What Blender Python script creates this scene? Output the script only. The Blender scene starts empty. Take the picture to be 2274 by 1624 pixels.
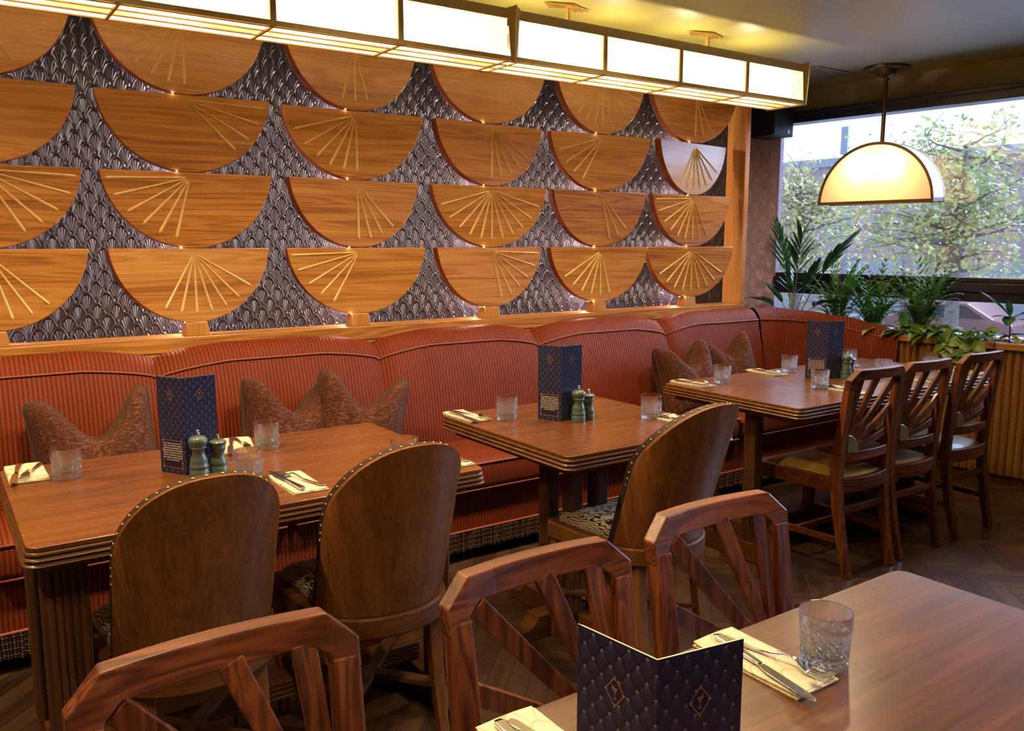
import bpy, bmesh, math, random
from math import sin, cos, pi, radians, sqrt, atan2
from mathutils import Vector, Matrix
random.seed(7)
SC = bpy.context.scene
COL = SC.collection

# ------------------------------------------------------------------ camera
cam_d = bpy.data.cameras.new('camera'); cam = bpy.data.objects.new('camera', cam_d); COL.objects.link(cam)
cam.location = (0, 0, 1.42)
cam.rotation_euler = (radians(90 - 8.23), 0, radians(-34.7))
cam_d.sensor_width = 36.0; cam_d.sensor_fit = 'HORIZONTAL'
cam_d.lens = 36.0 * 1880 / 2274
cam_d.clip_start = 0.02; cam_d.clip_end = 300
SC.camera = cam
# ------------------------------------------------------------------ view
SC.view_settings.view_transform = 'Standard'; SC.view_settings.look = 'None'
SC.view_settings.gamma = 1.0; SC.view_settings.use_curve_mapping = False
SC.view_settings.exposure = 0.22
cy = SC.cycles
cy.use_denoising = True
try: cy.denoiser = 'OPENIMAGEDENOISE'
except Exception: pass
cy.max_bounces = 9; cy.diffuse_bounces = 4; cy.glossy_bounces = 4; cy.transmission_bounces = 9; cy.transparent_max_bounces = 16
cy.sample_clamp_indirect = 4.0; cy.caustics_refractive = False; cy.caustics_reflective = False
cy.blur_glossy = 0.5

# ------------------------------------------------------------------ sky
CEIL = 2.505
W = bpy.data.worlds.new('sky'); SC.world = W; W.use_nodes = True
def build_world():
    nt = W.node_tree; nt.nodes.clear(); N = nt.nodes.new; L = nt.links.new
    tc = N('ShaderNodeTexCoord'); mp = N('ShaderNodeMapping'); mp.inputs['Scale'].default_value = (1.2, 1.2, 3.5)
    no = N('ShaderNodeTexNoise'); no.inputs['Scale'].default_value = 2.2; no.inputs['Detail'].default_value = 4
    cr = N('ShaderNodeValToRGB'); cr.color_ramp.elements[0].position = .38; cr.color_ramp.elements[1].position = .62
    cr.color_ramp.elements[0].color = (.42, .60, .95, 1); cr.color_ramp.elements[1].color = (.86, .91, 1, 1)
    bg = N('ShaderNodeBackground'); bg.inputs['Strength'].default_value = 2.6
    out = N('ShaderNodeOutputWorld')
    L(tc.outputs['Generated'], mp.inputs['Vector']); L(mp.outputs[0], no.inputs['Vector']); L(no.outputs['Fac'], cr.inputs[0])
    L(cr.outputs[0], bg.inputs['Color']); L(bg.outputs[0], out.inputs[0])
build_world()

# window wall frame of reference (the wall runs 6 degrees off square)
W0 = Vector((5.42, 2.53, 0)); WA = radians(6)
def wloc(x, y, z=0.0):
    return Vector((W0.x + x * cos(WA) - y * sin(WA), W0.y + x * sin(WA) + y * cos(WA), z))

def light(name, kind, loc, energy, color, **kw):
    d = bpy.data.lights.new(name, kind); d.energy = energy; d.color = color
    rot = kw.pop('rot', None)
    for k, v in kw.items(): setattr(d, k, v)
    o = bpy.data.objects.new(name, d); o.location = loc; COL.objects.link(o)
    if rot: o.rotation_euler = rot
    return o
WARM = (1.0, .66, .30); WARM2 = (1.0, .74, .42)
# soft overcast daylight from the street side, entering through the window
DAY = light('daylight', 'SUN', (8, 0, 6), 19.0, (.50, .66, 1.0), angle=radians(70), rot=(0, radians(62), radians(-26)))
# unseen warm spots added under the ceiling as room fill: (x, y, energy)
FILL_SPOTS = [(-.6, 2.35, 52), (.45, 2.3, 52), (1.5, 2.35, 45), (2.6, 2.4, 38), (3.7, 2.4, 20), (-.6, .9, 44), (.6, .6, 46), (1.9, .9, 22),
         (3.3, .9, 14), (4.45, 3.1, 14), (-.4, -1.0, 48), (1.2, -1.2, 44), (3.0, -1.2, 30)]
for i, (x, y, e) in enumerate(FILL_SPOTS):
    light('fill_spot', 'SPOT', (x, y, CEIL - .03), e * (2.0 if y > 2 else 1.5), WARM2, spot_size=radians(150 if y > 2 else 118), spot_blend=.8, shadow_soft_size=.05)

# ------------------------------------------------------------------ helpers: shader
class NT:
    def __init__(s, name):
        m = bpy.data.materials.new(name); m.use_nodes = True; s.m = m; s.nt = m.node_tree; s.nt.nodes.clear()
        s.out = s.nt.nodes.new('ShaderNodeOutputMaterial')
    def n(s, t, **kw):
        x = s.nt.nodes.new(t)
        for k, v in kw.items(): setattr(x, k, v)
        return x
    def l(s, a, b): s.nt.links.new(a, b)
    def setin(s, inp, v):
        if hasattr(v, 'is_linked') or isinstance(v, bpy.types.NodeSocket): s.l(v, inp)
        else:
            if isinstance(v, tuple) and len(v) == 3 and inp.type == 'RGBA': v = v + (1,)
            inp.default_value = v
    def math(s, op, a, b=0.0, c=None):
        x = s.n('ShaderNodeMath', operation=op)
        s.setin(x.inputs[0], a); s.setin(x.inputs[1], b)
        if c is not None: s.setin(x.inputs[2], c)
        return x.outputs[0]
    def coord(s, kind='Object'): return s.n('ShaderNodeTexCoord').outputs[kind]
    def xyz(s, v):
        x = s.n('ShaderNodeSeparateXYZ'); s.l(v, x.inputs[0]); return x.outputs
    def comb(s, a, b, c):
        x = s.n('ShaderNodeCombineXYZ'); s.setin(x.inputs[0], a); s.setin(x.inputs[1], b); s.setin(x.inputs[2], c); return x.outputs[0]
    def mapping(s, v, scale=(1, 1, 1), rot=(0, 0, 0), loc=(0, 0, 0)):
        x = s.n('ShaderNodeMapping'); s.l(v, x.inputs[0]); x.inputs['Scale'].default_value = scale
        x.inputs['Rotation'].default_value = rot; x.inputs['Location'].default_value = loc; return x.outputs[0]
    def noise(s, v, scale=5, detail=4, rough=.5, dist=0.0):
        x = s.n('ShaderNodeTexNoise'); s.l(v, x.inputs['Vector']); x.inputs['Scale'].default_value = scale
        x.inputs['Detail'].default_value = detail; x.inputs['Roughness'].default_value = rough; x.inputs['Distortion'].default_value = dist
        return x.outputs['Fac']
    def ramp(s, f, stops):
        x = s.n('ShaderNodeValToRGB'); s.l(f, x.inputs[0]); e = x.color_ramp.elements
        while len(e) < len(stops): e.new(.5)
        for i, (p, c) in enumerate(stops): e[i].position = p; e[i].color = tuple(c) + (1,) if len(c) == 3 else c
        return x.outputs[0]
    def mix(s, f, a, b, mode='MIX'):
        x = s.n('ShaderNodeMix', data_type='RGBA', blend_type=mode); s.setin(x.inputs[0], f); s.setin(x.inputs[6], a); s.setin(x.inputs[7], b)
        return x.outputs[2]
    def bump(s, h, strength=.5, dist=.01):
        x = s.n('ShaderNodeBump'); s.l(h, x.inputs['Height']); x.inputs['Strength'].default_value = strength; x.inputs['Distance'].default_value = dist
        return x.outputs[0]
    def bsdf(s, color=(.8, .8, .8), rough=.5, metal=0.0, normal=None, **kw):
        b = s.n('ShaderNodeBsdfPrincipled'); s.setin(b.inputs['Base Color'], color); s.setin(b.inputs['Roughness'], rough); s.setin(b.inputs['Metallic'], metal)
        if normal is not None: s.l(normal, b.inputs['Normal'])
        for k, v in kw.items(): s.setin(b.inputs[k.replace('_', ' ')], v)
        return b.outputs[0]
    def done(s, sh): s.l(sh, s.out.inputs[0]); return s.m

def plain(name, color, rough=.5, metal=0.0, var=.06, scale=30, **kw):
    t = NT(name); c = t.coord(); f = t.noise(c, scale, 3)
    lo = tuple(x * (1 - var) for x in color); hi = tuple(min(1, x * (1 + var)) for x in color)
    return t.done(t.bsdf(t.ramp(f, [(.3, lo), (.7, hi)]), rough, metal, **kw))

def wood(name, dark, mid, lite, axis='x', sc=1.0, rough=.35, pore=.35, vary=.25, coat=0.0, spec=.5, big=2.0, uv=None, ring=.055, bmp=.12):
    """grain stretched along one axis, growth-ring figure and dark pores; each object shifts its grain and tone"""
    t = NT(name); co = t.coord() if uv is None else t.coord('UV')
    oi = t.n('ShaderNodeObjectInfo'); rnd = oi.outputs['Random']
    off = t.comb(t.math('MULTIPLY', rnd, 37.0), t.math('MULTIPLY', rnd, 91.0), t.math('MULTIPLY', rnd, 53.0))
    add = t.n('ShaderNodeVectorMath', operation='ADD'); t.l(co, add.inputs[0]); t.l(off, add.inputs[1]); v = add.outputs[0]
    s1 = {'x': (.35, 7, 7), 'y': (7, .35, 7), 'z': (7, 7, .35)}[axis]
    s2 = {'x': (6, 220, 220), 'y': (220, 6, 220), 'z': (220, 220, 6)}[axis]
    a = t.noise(t.mapping(v, tuple(q * sc for q in s1)), big, 2, .5, .6)
    rings = t.math('SINE', t.math('MULTIPLY', a, 55.0))
    f = t.math('MULTIPLY_ADD', rings, ring, t.math('ADD', t.math('MULTIPLY', a, .55), .22))
    fine = t.noise(t.mapping(v, tuple(q * sc * .5 for q in s2)), 1.0, 3, .6)
    f = t.math('ADD', f, t.math('MULTIPLY', t.math('SUBTRACT', fine, .5), pore))
    f = t.math('ADD', f, t.math('MULTIPLY', t.math('SUBTRACT', rnd, .5), vary))
    c = t.ramp(f, [(.25, dark), (.5, mid), (.75, lite)])
    return t.done(t.bsdf(c, t.math('MULTIPLY_ADD', fine, .15, rough - .07), 0.0, t.bump(fine, bmp, .002), Coat_Weight=coat, Coat_Roughness=.2, Specular_IOR_Level=spec))

def scallop(t, u, v, Wd, Hd):
    """overlapping fan scale cells; returns distance 0..1, angle, offset"""
    x = t.math('DIVIDE', u, Wd); y = t.math('DIVIDE', v, Hd); k = t.math('FLOOR', y); f = t.math('SUBTRACT', y, k)
    def cell(dk, fy):
        kk = t.math('SUBTRACT', k, dk); par = t.math('MULTIPLY', t.math('FLOORED_MODULO', kk, 2.0), .5)
        xx = t.math('ADD', x, par); dx = t.math('SUBTRACT', t.math('FRACT', xx), .5)
        a = t.math('MULTIPLY', dx, 2.0); b = t.math('MULTIPLY', fy, .5)
        d = t.math('SQRT', t.math('ADD', t.math('MULTIPLY', a, a), t.math('MULTIPLY', b, b)))
        return d, a, b
    d1, a1, b1 = cell(1.0, t.math('ADD', f, 1.0)); d0, a0, b0 = cell(0.0, f)
    inn = t.math('LESS_THAN', d1, 1.0); nin = t.math('SUBTRACT', 1.0, inn)
    sel = lambda p, q: t.math('ADD', t.math('MULTIPLY', inn, p), t.math('MULTIPLY', nin, q))
    d = sel(d1, d0); a = sel(a1, a0); b = sel(b1, b0)
    ang = t.math('ARCTAN2', a, b)
    return d, ang, a, b

# ------------------------------------------------------------------ helpers: mesh
class MB:
    def __init__(s): s.v = []; s.f = []; s.m = []; s.uv = {}; s.mi = 0
    def add(s, vs, fs):
        o = len(s.v); s.v += [tuple(x) for x in vs]; s.f += [tuple(o + i for i in f) for f in fs]; s.m += [s.mi] * len(fs); return s
    def box(s, a, b):
        (x0, y0, z0), (x1, y1, z1) = a, b
        return s.add([(x0, y0, z0), (x1, y0, z0), (x1, y1, z0), (x0, y1, z0), (x0, y0, z1), (x1, y0, z1), (x1, y1, z1), (x0, y1, z1)],
                     [(0, 3, 2, 1), (4, 5, 6, 7), (0, 1, 5, 4), (1, 2, 6, 5), (2, 3, 7, 6), (3, 0, 4, 7)])
    def sweep(s, pts, secs, closed=True, cap=True):
        """pts unused when secs are full 3d rings"""
        n = len(secs[0]); vs = [p for r in secs for p in r]; fs = []
        for i in range(len(secs) - 1):
            for j in range(n if closed else n - 1):
                k = (j + 1) % n; fs.append((i * n + j, i * n + k, (i + 1) * n + k, (i + 1) * n + j))
        if cap and closed:
            fs.append(tuple(range(n - 1, -1, -1))); fs.append(tuple((len(secs) - 1) * n + j for j in range(n)))
        return s.add(vs, fs)
    def tube(s, pts, r, seg=8, cap=True):
        P = [Vector(p) for p in pts]; secs = []; prev = None
        for i, p in enumerate(P):
            d = (P[min(i + 1, len(P) - 1)] - P[max(i - 1, 0)]).normalized()
            u = Vector((0, 0, 1)) if abs(d.z) < .9 else Vector((1, 0, 0))
            if prev is not None: u = prev
            a = d.cross(u).normalized(); b = a.cross(d).normalized(); prev = b
            rr = r[i] if isinstance(r, (list, tuple)) else r
            secs.append([p + (a * cos(2 * pi * j / seg) + b * sin(2 * pi * j / seg)) * rr for j in range(seg)])
        return s.sweep(None, secs, True, cap)
    def bar(s, pts, w, h, side=(1, 0, 0)):
        """rectangular section swept along pts; w along `side`, h across"""
        P = [Vector(p) for p in pts]; secs = []
        for i, p in enumerate(P):
            d = (P[min(i + 1, len(P) - 1)] - P[max(i - 1, 0)]).normalized()
            a = Vector(side); a = (a - d * a.dot(d)).normalized(); b = d.cross(a).normalized()
            ww = w[i] if isinstance(w, (list, tuple)) else w; hh = h[i] if isinstance(h, (list, tuple)) else h
            secs.append([p + a * ww / 2 + b * hh / 2, p - a * ww / 2 + b * hh / 2, p - a * ww / 2 - b * hh / 2, p + a * ww / 2 - b * hh / 2])
        return s.sweep(None, secs)
    def lathe(s, prof, seg=24, c=(0, 0, 0), cap=True):
        secs = [[(c[0] + r * cos(2 * pi * j / seg), c[1] + r * sin(2 * pi * j / seg), c[2] + z) for j in range(seg)] for r, z in prof]
        return s.sweep(None, secs, True, cap)
    def prism(s, poly, d0, d1, plane='xz'):
        n = len(poly)
        f = {'xz': lambda p, d: (p[0], d, p[1]), 'xy': lambda p, d: (p[0], p[1], d), 'yz': lambda p, d: (d, p[0], p[1])}[plane]
        vs = [f(p, d0) for p in poly] + [f(p, d1) for p in poly]
        fs = [tuple(range(n)), tuple(range(2 * n - 1, n - 1, -1))] + [(i, (i + 1) % n, n + (i + 1) % n, n + i) for i in range(n)]
        return s.add(vs, fs)
    def grid(s, fn, nu, nv, uvf=None, close_u=False):
        o = len(s.v)
        for j in range(nv + 1):
            for i in range(nu + 1):
                s.v.append(tuple(fn(i / nu, j / nv)))
                if uvf: s.uv[len(s.v) - 1] = uvf(i / nu, j / nv)
        for j in range(nv):
            for i in range(nu):
                a = o + j * (nu + 1) + i; s.f.append((a, a + 1, a + nu + 2, a + nu + 1)); s.m.append(s.mi)
        return s
    def xform(s, M):
        s.v = [tuple(M @ Vector(p)) for p in s.v]; return s
    def build(s, name, mat, parent=None, smooth=False, bevel=0, bseg=2, loc=None, rot=None, fix=True, auto=None, merge=0):
        me = bpy.data.meshes.new(name); me.from_pydata(s.v, [], s.f)
        for m in (mat if isinstance(mat, (list, tuple)) else [mat]): me.materials.append(m)
        if any(s.m): me.polygons.foreach_set('material_index', s.m)
        if s.uv:
            ul = me.uv_layers.new(name='UVMap'); 
            for lp in me.loops:
                if lp.vertex_index in s.uv: ul.data[lp.index].uv = s.uv[lp.vertex_index]
        if fix or merge:
            bm = bmesh.new(); bm.from_mesh(me)
            if merge: bmesh.ops.remove_doubles(bm, verts=bm.verts, dist=merge)
            if fix: bmesh.ops.recalc_face_normals(bm, faces=bm.faces)
            bm.to_mesh(me); bm.free()
        if smooth or auto is not None: me.polygons.foreach_set('use_smooth', [True] * len(me.polygons))
        if auto is not None: me.set_sharp_from_angle(angle=radians(auto))
        me.update()
        o = bpy.data.objects.new(name, me); COL.objects.link(o)
        if parent: o.parent = parent
        if loc is not None: o.location = loc
        if rot is not None: o.rotation_euler = rot
        if bevel:
            b = o.modifiers.new('bevel', 'BEVEL'); b.width = bevel; b.segments = bseg; b.limit_method = 'ANGLE'; b.angle_limit = radians(35)
        return o

def font_mesh(o):
    dg = bpy.context.evaluated_depsgraph_get(); me = bpy.data.meshes.new_from_object(o.evaluated_get(dg)); n = bpy.data.objects.new(o.name, me)
    COL.objects.link(n); n.parent = o.parent; n.matrix_local = o.matrix_local; nm = o.name; bpy.data.objects.remove(o); n.name = nm
    return n
def tag(o, label, cat, group=None, kind=None):
    o['label'] = label; o['category'] = cat
    if group: o['group'] = group
    if kind: o['kind'] = kind
    return o
def thing(name, label, cat, loc=(0, 0, 0), rz=0.0, group=None):
    o = bpy.data.objects.new(name, None); COL.objects.link(o); o.location = loc; o.rotation_euler = (0, 0, rz); o.empty_display_size = .05
    return tag(o, label, cat, group)
def structure(o): o['kind'] = 'structure'; return o
def dup(root, loc, rz=None, label=None):
    r = root.copy(); COL.objects.link(r); r.location = loc
    if rz is not None: r.rotation_euler = (0, 0, rz)
    if label: r['label'] = label
    for ch in list(root.children):
        c = ch.copy(); COL.objects.link(c); c.parent = r
        for g in list(ch.children):
            d = g.copy(); COL.objects.link(d); d.parent = c
    return r
def relabel(o, label): o['label'] = label; return o

# ------------------------------------------------------------------ materials
OAK = wood('honey_oak', (.25, .085, .016), (.50, .205, .042), (.64, .31, .082), 'x', 1.0, .34, .42, .16, coat=.12, ring=.10)
OAKV = wood('honey_oak_upright', (.38, .14, .022), (.56, .24, .05), (.66, .32, .08), 'z', 1.0, .36, .25, .2, coat=.15)
EDGE = wood('disc_edge_stain', (.16, .035, .008), (.26, .06, .014), (.34, .09, .02), 'x', 1.0, .45, .3, .1)
TABLE = wood('stained_oak_table', (.075, .024, .007), (.145, .045, .011), (.225, .078, .020), 'x', .8, .27, .24, .08, coat=.30, big=2.6, bmp=.05)
TABLE2 = wood('stained_oak_table_front', (.050, .016, .006), (.105, .033, .010), (.19, .068, .021), 'x', .9, .30, .30, .05, coat=.34, big=2.8, spec=.5, bmp=.03)
WALN = wood('red_walnut', (.040, .008, .003), (.120, .028, .008), (.225, .062, .016), 'z', 1.2, .33, .45, .2, coat=.25, ring=.13)
WALNX = wood('red_walnut_rail', (.040, .008, .003), (.120, .028, .008), (.225, .062, .016), 'x', 1.2, .33, .45, .2, coat=.25, ring=.13)
BROWN = wood('brown_oak_shell', (.095, .032, .007), (.20, .068, .013), (.29, .110, .022), 'z', 1.2, .42, .55, .12, coat=.08)
BROWNX = wood('brown_oak_frame', (.06, .020, .006), (.12, .042, .010), (.18, .065, .015), 'x', 1.2, .5, .5, .12, coat=.0, spec=.2)
REED = wood('reeded_dark_oak', (.045, .016, .006), (.10, .038, .012), (.16, .062, .018), 'z', 1.0, .4, .5, .12)
EDGEBAND = wood('table_edge_reeds', (.07, .025, .008), (.145, .055, .015), (.24, .10, .03), 'x', 1.2, .36, .4, .1, coat=.2)
RIB = wood('planter_reed_oak', (.14, .055, .012), (.28, .12, .028), (.38, .18, .045), 'z', .8, .42, .5, .1)
GOLD = plain('brushed_gold', (.80, .52, .16), .34, .85)
GOLDP = plain('gold_leaf', (.92, .66, .26), .50, .25)
BRASS = plain('aged_brass', (.28, .18, .07), .40, .7)
BRONZE = plain('dark_bronze', (.15, .09, .035), .38, .8)
LAMPMETAL = plain('satin_brass_frame', (.74, .56, .23), .5, .1)
STEEL = plain('polished_steel', (.72, .70, .68), .12, 1.0, .03)
CHROME = plain('chrome_rim', (.86, .88, .92), .07, 1.0, .02)
BLACKM = plain('black_gloss_paint', (.010, .011, .018), .25)
NAVYM = plain('navy_gloss_paint', (.012, .016, .06), .28)
CREAM = plain('cream_paper', (.80, .70, .48), .7)
CEILM = plain('olive_ceiling_paint', (.27, .245, .065), .46, 0, .04, 2)
OLIVE = plain('olive_wall_paint', (.29, .27, .15), .5, 0, .04, 3)
MILLG = plain('green_grey_lacquer', (.075, .105, .085), .38, 0, .08, 90, Coat_Weight=.3)
LEATH = plain('dark_leather', (.035, .018, .016), .42, 0, .15, 60)
SOIL = plain('bark_soil', (.030, .018, .012), .9, 0, .6, 70)
WHITESILL = plain('white_sill_paint', (.70, .74, .80), .4)
SPEAK = plain('black_speaker_cloth', (.010, .010, .011), .6)

def mk_floor():
    t = NT('herringbone_parquet'); uv = t.coord('UV')
    at = t.n('ShaderNodeAttribute'); at.attribute_name = 'tone'; fac = at.outputs['Fac']
    off = t.comb(t.math('MULTIPLY', fac, 71.0), t.math('MULTIPLY', fac, 37.0), 0.0)
    ad = t.n('ShaderNodeVectorMath', operation='ADD'); t.l(uv, ad.inputs[0]); t.l(off, ad.inputs[1])
    a = t.noise(t.mapping(ad.outputs[0], (3, 30, 1)), 1, 3, .55, 1.0); b = t.noise(t.mapping(ad.outputs[0], (14, 300, 1)), 1, 3)
    f = t.math('ADD', t.math('MULTIPLY', a, .6), t.math('MULTIPLY', b, .35)); f = t.math('ADD', f, t.math('MULTIPLY', t.math('SUBTRACT', fac, .5), .35))
    c = t.ramp(f, [(.25, (.030, .014, .007)), (.5, (.066, .031, .014)), (.78, (.115, .058, .026))])
    return t.done(t.bsdf(c, .36, 0, t.bump(b, .15, .002), Coat_Weight=.15))
FLOORM = mk_floor()

def mk_black_paper():
    t = NT('black_embossed_fan_wallpaper'); x, y, z = t.xyz(t.coord())
    d, ang, a, b = scallop(t, x, z, .074, .047)
    rim = t.math('SUBTRACT', 1.0, t.math('SMOOTH_MIN', t.math('MULTIPLY', t.math('ABSOLUTE', t.math('SUBTRACT', d, .93)), 11.0), 1.0, .2))
    dd = t.math('MULTIPLY', d, d)
    feather = t.math('COSINE', t.math('ADD', t.math('MULTIPLY', ang, 17.0), 0.0))
    win = t.math('MULTIPLY', t.math('MULTIPLY', t.math('GREATER_THAN', d, .26), t.math('LESS_THAN', d, .80)), t.math('LESS_THAN', t.math('ABSOLUTE', ang), 1.45))
    feather = t.math('MULTIPLY', t.math('MULTIPLY_ADD', feather, .5, .5), win)
    eye = t.math('MAXIMUM', t.math('SUBTRACT', 1.0, t.math('MULTIPLY', t.math('ABSOLUTE', t.math('SUBTRACT', d, .16)), 8.0)), 0.0)
    h = t.math('ADD', t.math('ADD', t.math('MULTIPLY', rim, .9), t.math('MULTIPLY', feather, .8)), t.math('MULTIPLY', eye, .6))
    c = t.mix(t.math('MINIMUM', h, 1.0), (.003, .003, .008), (.050, .045, .062))
    return t.done(t.bsdf(c, .30, .0, t.bump(h, .9, .006), Specular_IOR_Level=.42))
BLACKPAPER = mk_black_paper()

def mk_pink_paper():
    t = NT('pink_daisy_arch_wallpaper'); x, y, z = t.xyz(t.coord())
    u = t.math('ADD', x, y)
    d, ang, a, b = scallop(t, u, z, .150, .094)
    rim = t.math('COSINE', t.math('MULTIPLY', d, 44.0)); rim = t.math('MULTIPLY', t.math('GREATER_THAN', rim, .35), t.math('GREATER_THAN', d, .56))
    # daisy standing in the middle of each arch
    dy = t.math('SUBTRACT', b, .34); dx = t.math('MULTIPLY', a, .85); r = t.math('SQRT', t.math('ADD', t.math('MULTIPLY', dx, dx), t.math('MULTIPLY', dy, dy)))
    an = t.math('ARCTAN2', dx, dy); pet = t.math('GREATER_THAN', t.math('COSINE', t.math('MULTIPLY', an, 13.0)), -.55)
    ds = t.math('MULTIPLY', t.math('MULTIPLY', pet, t.math('LESS_THAN', r, .30)), t.math('GREATER_THAN', r, .09))
    m = t.math('MINIMUM', t.math('ADD', t.math('MULTIPLY', rim, .55), ds), 1.0)
    c = t.mix(m, (.74, .47, .66), (.97, .93, 1.0))
    return t.done(t.bsdf(c, .6))
PINK = mk_pink_paper()

def mk_cord(name, dark, lite, pitch=.016):
    t = NT(name); u, v, w = t.xyz(t.coord('UV')); f = t.math('SINE', t.math('MULTIPLY', u, 2 * pi / pitch)); f = t.math('MULTIPLY_ADD', f, .5, .5)
    no = t.noise(t.coord(), 7, 3); nf = t.noise(t.mapping(t.coord('UV'), (900, 90, 1)), 1, 2)
    g = t.math('ADD', t.math('MULTIPLY', f, .58), t.math('MULTIPLY', no, .42)); g = t.math('ADD', g, t.math('MULTIPLY', t.math('SUBTRACT', nf, .5), .25))
    c = t.ramp(g, [(.15, dark), (.85, lite)])
    return t.done(t.bsdf(c, .62, 0, t.bump(t.math('POWER', f, .6), .7, .004), Sheen_Weight=.05, Sheen_Roughness=.4, Sheen_Tint=(.9, .30, .12), Specular_IOR_Level=.2))
CORD = mk_cord('rust_corduroy', (.105, .014, .003), (.235, .040, .0075))
PIPING = plain('rust_piping', (.30, .055, .018), .55, 0, .25, 200, Sheen_Weight=.3)
FRINGE = plain('bullion_fringe_brown', (.085, .035, .024), .7, 0, .4, 300)

def mk_pillow():
    t = NT('brown_chenille'); co = t.coord(); a = t.noise(t.mapping(co, (12, 50, 50)), 3.2, 4, .75); b = t.noise(co, 3, 2)
    f = t.math('ADD', t.math('MULTIPLY', a, .8), t.math('MULTIPLY', b, .2))
    c = t.ramp(f, [(.36, (.028, .008, .004)), (.52, (.085, .026, .012)), (.68, (.26, .11, .062))])
    return t.done(t.bsdf(c, .85, 0, t.bump(a, .5, .004), Sheen_Weight=.06, Specular_IOR_Level=.15))
PILLOW = mk_pillow()
PILPIPE = plain('pillow_piping', (.065, .030, .014), .8, 0, .3, 150)

def mk_seatpat():
    t = NT('black_cream_swirl_fabric'); co = t.coord(); x, y, z = t.xyz(co)
    wv = t.n('ShaderNodeTexWave', wave_type='RINGS'); t.l(t.mapping(co, (1, 1, 1), (0, 0, .6), (.07, -.12, 0)), wv.inputs['Vector'])
    wv.inputs['Scale'].default_value = 44; wv.inputs['Distortion'].default_value = 11; wv.inputs['Detail'].default_value = 1.4; wv.inputs['Detail Scale'].default_value = .75
    n = t.noise(co, 7, 1); w2 = t.math('GREATER_THAN', wv.outputs['Fac'], t.math('MULTIPLY_ADD', n, .6, .10))
    c = t.mix(w2, (.012, .013, .020), (.58, .44, .27))
    return t.done(t.bsdf(c, .6))
SEATPAT = mk_seatpat()
LEATHSEAT = plain('mustard_leather', (.47, .27, .06), .40, 0, .08, 40, Coat_Weight=.15)

def mk_napkin():
    t = NT('cream_napkin_gold_fans'); u, v, w = t.xyz(t.coord())
    d, ang, a, b = scallop(t, u, v, .058, .036)
    ln = t.math('MULTIPLY', t.math('GREATER_THAN', t.math('COSINE', t.math('MULTIPLY', ang, 34.0)), .55), t.math('LESS_THAN', d, .88))
    rim = t.math('LESS_THAN', t.math('ABSOLUTE', t.math('SUBTRACT', d, .95)), .035); m = t.math('MAXIMUM', t.math('MULTIPLY', ln, .55), t.math('MULTIPLY', rim, .7))
    return t.done(t.bsdf(t.mix(m, (.72, .65, .48), (.48, .34, .12)), .65))
NAPKIN = mk_napkin()

def mk_menu():
    t = NT('navy_quilted_card'); u, v, w = t.xyz(t.coord('UV'))
    P = .0225; a = t.math('DIVIDE', t.math('ADD', u, t.math('MULTIPLY', v, .92)), P); b = t.math('DIVIDE', t.math('SUBTRACT', u, t.math('MULTIPLY', v, .92)), P)
    fa = t.math('FRACT', a); fb = t.math('FRACT', b)
    ed = t.math('MINIMUM', t.math('MINIMUM', fa, t.math('SUBTRACT', 1.0, fa)), t.math('MINIMUM', fb, t.math('SUBTRACT', 1.0, fb)))
    line = t.math('LESS_THAN', ed, .10)
    tip = t.math('MULTIPLY', fa, t.math('SUBTRACT', 1.0, fb)); tip = t.math('POWER', tip, 2.2)
    c = t.mix(tip, (.015, .017, .065), (.115, .135, .33)); c = t.mix(line, c, (.008, .008, .030))
    spark = t.math('GREATER_THAN', t.math('MULTIPLY', fa, t.math('SUBTRACT', 1.0, fb)), .75)
    c = t.mix(t.math('MULTIPLY', spark, .45), c, (.50, .45, .52))
    return t.done(t.bsdf(c, .38, 0, None, Coat_Weight=.2, Coat_Roughness=.25))
MENU = mk_menu()
NAVYINK = plain('navy_ink_panel', (.012, .010, .035), .45)
COPPER = plain('copper_foil', (.75, .40, .20), .42, .35)
PAPERINK = plain('pale_lettering', (.86, .74, .60), .6)

def mk_glass():
    t = NT('cut_crystal'); g = t.n('ShaderNodeBsdfGlass'); g.inputs['IOR'].default_value = 1.5; g.inputs['Roughness'].default_value = 0.0; g.inputs['Color'].default_value = (1, 1, 1, 1)
    tr = t.n('ShaderNodeBsdfTransparent'); mx = t.n('ShaderNodeMixShader'); mx.inputs[0].default_value = .25
    t.l(g.outputs[0], mx.inputs[1]); t.l(tr.outputs[0], mx.inputs[2])
    x, y, z = t.xyz(t.coord()); cutz = t.math('MULTIPLY', t.math('LESS_THAN', z, .062), t.math('GREATER_THAN', z, .001)); t.l(t.math('MULTIPLY_ADD', cutz, -.10, .32), mx.inputs[0])
    df = t.n('ShaderNodeBsdfTranslucent'); df.inputs[0].default_value = (1, 1, 1, 1); m2 = t.n('ShaderNodeMixShader')
    dd = t.n('ShaderNodeBsdfDiffuse'); dd.inputs[0].default_value = (1, 1, 1, 1); m3 = t.n('ShaderNodeMixShader'); t.l(df.outputs[0], m3.inputs[1]); t.l(dd.outputs[0], m3.inputs[2])
    gs = t.n('ShaderNodeBsdfGlossy'); gs.inputs['Roughness'].default_value = .08; m4 = t.n('ShaderNodeMixShader'); m4.inputs[0].default_value = .4; t.l(m3.outputs[0], m4.inputs[1]); t.l(gs.outputs[0], m4.inputs[2]); m3 = m4
    t.l(t.math('MULTIPLY_ADD', cutz, .13, .0), m2.inputs[0]); t.l(mx.outputs[0], m2.inputs[1]); t.l(m3.outputs[0], m2.inputs[2]); return t.done(m2.outputs[0])
CRYSTAL = mk_glass()
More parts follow.
